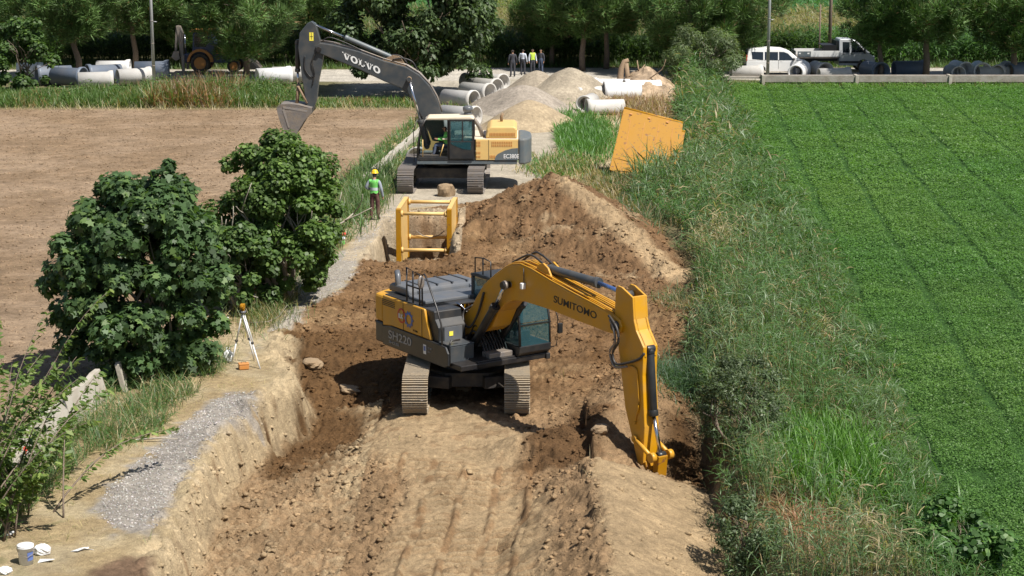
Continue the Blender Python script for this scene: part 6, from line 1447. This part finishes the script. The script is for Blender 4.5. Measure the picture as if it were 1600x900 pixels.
mb = MB(); yy = 38.6 - 32.4; xx = wall_x(38.6) - wall_x(32.4); mb.prism([(-.1, 0), (.02, .06), (.14, .05), (.10, .16), (-.06, .18)], 0, .012, 'xy', Matrix.Translation((xx - .06, yy - 1.05, .38)) @ Matrix.Rotation(R(72), 4, 'Y') @ Matrix.Rotation(R(90), 4, 'Z')); mb.build('paint_mark', M['red'], w)
wall_run('concrete_slab', [43.9, 45.0], .70, .12, 'short concrete slab standing apart beyond the end of the leaning wall, under the fig tree', .25, xo=.25, cat='slab', mat='concrete3')
wall_run('concrete_wall', [76.5, 79.5, 82.5, 85.5, 88.5, 91.5, 94.5], .42, .30, 'low pale concrete wall along the grass left of the far excavator', .0, xo=.5, mat='concrete3')
def channel():
    t = thing('concrete_channel', (13.2, 117.6, 0), 'long low concrete irrigation channel on stub posts along the far edge of the crop', 'channel')
    for i in range(5):
        x0 = 2.7 + i * 5.9 - (.0); p = MB(); L = 5.8; y = .0
        p.prism([(y - .30, .62), (y - .36, .62), (y - .33, .22), (y - .16, .08), (y + .16, .08), (y + .33, .22), (y + .36, .62), (y + .30, .62), (y + .26, .26), (y + .1, .16), (y - .1, .16), (y - .26, .26)], x0, x0 + L, 'yz'); p.build('channel_segment', M['concrete2'], t, .006)
        s = MB(); s.box((x0 - .05, -.02, .29), (.20, .82, .74)); s.build('post', M['concrete3'], t, .02)
    l = MB(); l.box((1.2, .3, .45), (3.0, .3, .12)); l.build('kerb', M['concrete2'], t, .01)
channel()
for px, L, lab in ((1205, 1.5, 'white broken pipe scrap leaning at the channel post'), (1320, 2.8, 'pale plastic pipe lying in the crop below the channel')):
    x, y = at(px, 133); mb = MB(); mb.tube([(x - L / 2, y, .22), (x, y, .25), (x + L / 2, y + .05, .20)], .06, 8); o = mb.build('plastic_pipe', M['dirtyplastic']); tag(o, lab, 'plastic pipe')

# ------------------------------------------------------------------ poles
def lamp(px, Y, label, h=11, r=.11, mat='zinc', arm=True):
    X = (px - 800) / 2900 * (Y * cos(PITCH) + 12 * sin(PITCH)); t = thing('lamp_pole', (X, Y, 0), label, 'pole'); p = MB(); p.tube([(0, 0, 0), (0, 0, h)], r, 14, r_end=r * .6); p.build('pole', M[mat], t)
    b = MB(); b.box((0, 0, .03), (.4, .4, .06)); b.build('base_plate', M[mat], t)
    if arm:
        a = MB(); a.tube([(0, 0, h - .1), (0, -.6, h + .35), (0, -1.5, h + .45)], .04, 8); ar = a.build('lamp_arm', M[mat], t); a = MB(); a.box((0, -1.75, h + .43), (.26, .6, .10)); a.build('lamp_head', M['hoodgrey'], ar, .03)
        a = MB(); a.tube([(0, 0, 4.0), (.32, 0, 3.98)], .02, 6); a.build('bracket', M[mat], t)
        for z in (1.2, 2.6, 4.0): a = MB(); a.cyl((0, 0, z), (0, 0, z + .05), r * 1.02, 14); a.build('strap', M['steel'], t)
    return t
lamp(241, 117.5, 'galvanised lamp pole at left, standing among the pipes')
lamp(1199, 119.4, 'galvanised lamp pole at right, in front of the white van')
for px, Y, r, h, lab in ((1279, 130.2, .06, 4.3, 'thin dark post behind the pickup cab'), (1295, 131.0, .13, 9, 'thick dark pole rising behind the pickup cab')):
    X = (px - 800) / 2900 * (Y * cos(PITCH) + 2.5); mb = MB(); mb.tube([(X, Y, 0), (X, Y, h)], r, 12, r_end=r * .8); o = mb.build('utility_pole', M['bark']); tag(o, lab, 'pole')

# ------------------------------------------------------------------ vehicles
def wheel(root, x, y, r, w, hub='silver', name='wheel'):
    b = MB(); b.lathe([(r * .62, -w / 2), (r * .94, -w / 2), (r, -w * .3), (r, w * .3), (r * .94, w / 2), (r * .62, w / 2)], 26, Matrix.Translation((x, y, r)) @ Matrix.Rotation(pi / 2, 4, 'X'), closed=True); wh = b.build(name, M['rubber'], root)
    b = MB(); b.cyl((x, y - w * .42, r), (x, y + w * .42, r), r * .62, 20); b.build('rim', M[hub], wh)
def shell(prof, w_of_z, mat, name, root, bevel=.03):
    """car body: side outline with half width that depends on height"""
    n = len(prof); mb = MB(); v = [(x, -w_of_z(z), z) for x, z in prof] + [(x, w_of_z(z), z) for x, z in prof]
    mb.add(v, [tuple(range(n)), tuple(range(2 * n - 1, n - 1, -1))] + [(i, i + n, (i + 1) % n + n, (i + 1) % n) for i in range(n)]); return mb.build(name, mat, root, bevel)
def van():
    x, y = at(1214, 117); t = thing('van', (x, y + .3, 0), 'white passenger van parked behind the channel and the right lamp pole', 'van')
    wl = lambda z: .88 if z < 1.0 else .88 - .16 * (z - 1.0) / .8
    a = [(-2.08, .28), (-1.66, .28), (-1.62, .52), (-1.45, .66), (-1.25, .70), (-1.05, .66), (-.88, .52), (-.84, .28), (.84, .28), (.88, .52), (1.05, .66), (1.25, .70), (1.45, .66), (1.62, .52), (1.66, .28), (2.05, .30), (2.10, .62), (2.02, .88), (1.55, 1.0), (-2.12, 1.0), (-2.14, .6)]
    shell(a, wl, M['white'], 'body', t, .03)
    c = [(-2.11, 1.0), (1.50, 1.0), (.72, 1.62), (.30, 1.76), (-.6, 1.82), (-1.85, 1.80), (-2.02, 1.66)]; cab = shell(c, wl, M['white'], 'cabin', t, .05)
    for s in (-1, 1):
        for p in ([(-1.75, 1.10), (-1.02, 1.04), (-1.02, 1.56), (-1.80, 1.58)], [(-.92, 1.04), (-.04, 1.03), (-.04, 1.56), (-.92, 1.57)], [(.03, 1.03), (1.05, 1.04), (.62, 1.46), (.36, 1.56), (.03, 1.57)]):
            w = MB(); k = len(p); w.add([(px, s * (wl(z) + .008), z) for px, z in p] + [(px, s * (wl(z) - .03), z) for px, z in p], [tuple(range(k)), tuple(range(2 * k - 1, k - 1, -1))] + [(i, i + k, (i + 1) % k + k, (i + 1) % k) for i in range(k)]); w.build('side_window', M['darkglass'], cab)
        w = MB(); w.box((.2, s * .885, .95), (.14, .02, .03)); w.build('door_handle', M['white'], t); w = MB(); w.box((.0, s * .883, .75), (.014, .012, .6)); w.build('door_seam', M['ink'], t)
        w = MB(); w.box((1.0, s * .96, 1.10), (.12, .16, .16)); w.build('wing_mirror', M['plastic'], t, .03); w = MB(); w.box((1.92, s * .68, .80), (.26, .26, .14), (0, .3, 0)); w.build('headlight', M['silver'], t, .02)
        w = MB(); w.box((-2.12, s * .80, 1.15), (.06, .12, .45)); w.build('tail_light', M['red'], t, .02)
        for xx in (-1.25, 1.25): wheel(t, xx, s * .76, .32, .2)
    w = MB(); w.add([(1.48, -.76, 1.03), (1.48, .76, 1.03), (.76, .66, 1.60), (.76, -.66, 1.60)], [(0, 1, 2, 3)], Matrix.Translation((.035, 0, .012))); w.build('windscreen', M['darkglass'], cab)
    w = MB(); w.box((-2.09, 0, 1.36), (.05, 1.3, .42), (0, -.12, 0)); w.build('rear_window', M['darkglass'], cab); w = MB(); w.box((-2.13, 0, .5), (.10, 1.7, .30)); w.build('bumper', M['plastic'], t, .03)
van()
def pickup():
    x, y = at(1296, 110); t = thing('pickup_truck', (x + .05, y - .3, 0), 'silver double-cab pickup truck with a white drop-side bed, in the shade beyond the van', 'pickup truck')
    wl = lambda z: 1.0 if z < 1.25 else 1.0 - .18 * (z - 1.25) / 1.0
    a = [(.35, .45), (1.60, .45), (1.64, .62), (1.78, .80), (2.0, .86), (2.22, .80), (2.36, .62), (2.40, .42), (2.72, .42), (2.80, .75), (2.76, 1.0), (2.45, 1.22), (.35, 1.25)]; shell(a, wl, M['silver'], 'body', t)
    c = [(.35, 1.25), (2.42, 1.22), (1.85, 1.75), (1.55, 2.08), (1.2, 2.20), (.40, 2.22), (.35, 2.1)]; cab = shell(c, wl, M['silver'], 'cabin', t, .04)
    for s in (-1, 1):
        for p in ([(.58, 1.32), (1.05, 1.32), (1.05, 2.02), (.58, 2.03)], [(1.18, 1.32), (2.12, 1.34), (1.70, 1.78), (1.48, 2.02), (1.18, 2.03)]):
            w = MB(); k = len(p); w.add([(px, s * (wl(z) + .008), z) for px, z in p] + [(px, s * (wl(z) - .03), z) for px, z in p], [tuple(range(k)), tuple(range(2 * k - 1, k - 1, -1))] + [(i, i + k, (i + 1) % k + k, (i + 1) % k) for i in range(k)]); w.build('side_window', M['darkglass'], cab)
        w = MB(); w.box((1.1, s * 1.003, .68), (1.5, .02, .16)); w.build('sill_trim', M['plastic'], t, .005)
        for xx in (.66, 1.24): w = MB(); w.box((xx, s * 1.01, 1.22), (.14, .02, .035)); w.build('door_handle', M['plastic'], t)
        w = MB(); w.box((2.05, s * 1.12, 1.42), (.12, .18, .3)); w.build('wing_mirror', M['plastic'], t, .03); w = MB(); w.box((2.66, s * .82, .98), (.2, .24, .22)); w.build('headlight', M['white'], t, .02)
        wheel(t, 2.0, s * .86, .36, .24); wheel(t, -1.15, s * .86, .36, .24); wheel(t, -1.15, s * .60, .36, .22)
    w = MB(); w.add([(2.44, -.82, 1.26), (2.44, .82, 1.26), (1.58, .74, 2.07), (1.58, -.74, 2.07)], [(0, 1, 2, 3)], Matrix.Translation((.04, 0, .012))); w.build('windscreen', M['darkglass'], cab)
    w = MB(); w.box((2.76, 0, .55), (.14, 1.9, .28)); w.build('bumper', M['plastic'], t, .03)
    w = MB(); w.box((-1.1, 0, .78), (3.3, .7, .16)); w.build('chassis', M['black'], t); w = MB(); w.box((-1.1, 0, 1.0), (3.0, 2.0, .10)); bed = w.build('bed_floor', M['steel'], t)
    for s in (-1, 1): w = MB(); w.box((-1.02, s * 1.0, 1.24), (2.8, .04, .40)); w.build('drop_side', M['white'], bed, .01)
    w = MB(); w.box((-2.6, 0, 1.24), (.04, 2.0, .40)); w.build('tailgate', M['vgrey2'], bed, .01)
    w = MB(); w.box((-.32, 0, 1.8), (1.0, 1.9, .04)); w.box((.16, 0, 1.55), (.05, 1.95, 1.1)); w.box((-.80, -.97, 1.55), (.05, .05, .55)); w.build('headboard', M['ink'], t)
    w = MB(); w.box((-.28, -.98, 1.63), (.9, .03, .40)); w.build('side_mesh', M['ink'], t)
    for yy in (-.7, .7): w = MB(); w.box((-2.63, yy, 1.26), (.02, .16, .12)); w.build('tail_light', M['decalwhite'], t)
    x2 = -2.42
    w = MB(); w.box((-2.02, -1.025, 1.24), (.9, .012, .34)); w.build('grey_panel', M['vgrey2'], bed)
    for xx in (-2.32, -1.74): w = MB(); w.box((xx, -1.035, 1.27), (.14, .008, .09)); w.build('reflector', M['decalwhite'], bed)
pickup()
def cone():
    x, y = at(1130, 111); t = thing('traffic_cone', (x, y, 0), 'orange and white traffic cone left of the white van', 'traffic cone'); b = MB(); b.box((0, 0, .02), (.42, .42, .04)); b.build('base', M['rubber'], t, .01)
    b = MB(); b.lathe([(.16, .04), (.03, .75), (0, .75)], 18); b.build('cone', M['orange'], t)
    for z in (.30, .52): b = MB(); r = .16 - .13 * (z - .04) / .71; b.lathe([(r + .006, z), (r - .014, z + .11)], 18); b.build('white_band', M['decalwhite'], t)
cone()
def backhoe():
    x, y = at(318, 112); t = thing('backhoe_loader', (x, y, 0), 'backhoe loader with rusty yellow wheel arch parked in shade under the pines', 'backhoe loader')
    b = MB(); b.box((.5, 0, .95), (3.4, 1.1, .6)); b.build('chassis', M['navy'], t, .05); b = MB(); b.prism([(-.6, 1.2), (.75, 1.2), (.95, 1.9), (.6, 2.75), (-.5, 2.75)], -.75, .75); c = b.build('cab', M['navy'], t, .04)
    b = MB(); b.box((0, 0, 2.8), (1.5, 1.7, .12)); b.build('cab_roof', M['rust'], c, .04)
    for s in (-1, 1):
        w = MB(); w.prism([(-.45, 1.75), (.35, 1.75), (.5, 2.1), (.35, 2.62), (-.4, 2.62)], s * .755, s * .77); w.build('side_window', M['darkglass'], c)
        w = MB(); k = 12; o = [(-.05 + .86 * cos(pi * i / k), .75 + .86 * sin(pi * i / k)) for i in range(k + 1)]; n_ = [(-.05 + .70 * cos(pi * i / k), .75 + .70 * sin(pi * i / k)) for i in range(k + 1)][::-1]; w.prism(o + n_, s * .60, s * 1.1); w.build('wheel_arch', M['rust'], t, .01)
        wheel(t, -.05, s * .86, .66, .42, 'rust'); wheel(t, 2.2, s * .80, .45, .3, 'rust')
    b = MB(); b.prism([(.95, 1.1), (2.6, 1.1), (2.6, 1.6), (.95, 1.8)], -.5, .5); b.build('bonnet', M['rust'], t, .06)
    b = MB(); b.prism([(-1.5, 1.0), (-1.3, 1.0), (-1.25, 2.6), (-1.45, 3.1), (-1.75, 3.1), (-1.65, 2.5)], -.16, .16); bm_ = b.build('boom', M['steel'], t, .02); b = MB(); b.prism([(-1.75, 3.1), (-1.55, 3.15), (-1.75, 1.4), (-1.9, 1.4)], -.1, .1); b.build('dipper', M['steel'], bm_, .01)
    b = MB(); b.cyl((-1.15, 0, 1.2), (-1.2, 0, 2.5), .06, 12); b.build('ram', M['chrome'], bm_); b = MB(); b.prism([(-1.95, 1.4), (-1.6, 1.4), (-1.5, .9), (-1.8, .75), (-2.1, 1.0)], -.3, .3); b.build('bucket', M['steel'], t, .02)
    for s in (-1, 1): b = MB(); b.box((-1.2, s * .9, .65), (.2, .14, 1.1)); b.build('stabiliser', M['steel'], t, .02)
    b = MB(); b.prism([(3.1, .25), (3.9, .25), (3.3, .95), (3.1, .9)], -1.1, 1.1); b.build('loader_bucket', M['steel'], t, .02)
backhoe()
# dry young plants at the field edge with splayed straw stalks
for px, py, s, lab in ((240, 163, 1, 'bundle of pale splayed maize stalks below the left lamp pole'), (338, 163, .8, 'smaller bundle of pale maize stalks right of the rusty weeds')):
    x, y = at(px, py); rg = np.random.default_rng(int(px)); n = 26
    V, F, C = blade_arrays(np.stack([x + rg.normal(0, .12, n), y + rg.normal(0, .1, n), np.zeros(n)], -1), rg.random(n) * 6.28, rg.uniform(.6, 1.5, n) * s, np.full(n, .06), rg.uniform(.7, 1.5, n), rg.uniform(-.4, .6, n), col_jit((.50, .48, .32), n, .2, .05, 3), seg=3)
    tag(fast_mesh('maize_stalks', V, F, M['blade'], col=C), lab, 'plant')
# a few leafless twigs and stalks standing about on the dug ground
rg = np.random.default_rng(200); n = 260; X_ = rg.uniform(-3.6, 2.2, n); Y_ = rg.uniform(31, 47, n)
k = fbm(X_, Y_, 2, 1.2) > .1; X_, Y_ = X_[k], Y_[k]; n = len(X_)
V, F, C = blade_arrays(np.stack([X_, Y_, terr(X_, Y_) + .02], -1), rg.random(n) * 6.28, rg.uniform(.12, .5, n), np.full(n, .009), rg.uniform(0, .5, n) + (rg.random(n) < .15) * .8, rg.uniform(-.2, .6, n), col_jit((.42, .34, .20), n, .3, .06, 201), seg=2)
tag(fast_mesh('root_litter', V, F, M['blade'], col=C), 'torn roots and stalks scattered over the dug soil', 'litter', kind='stuff')
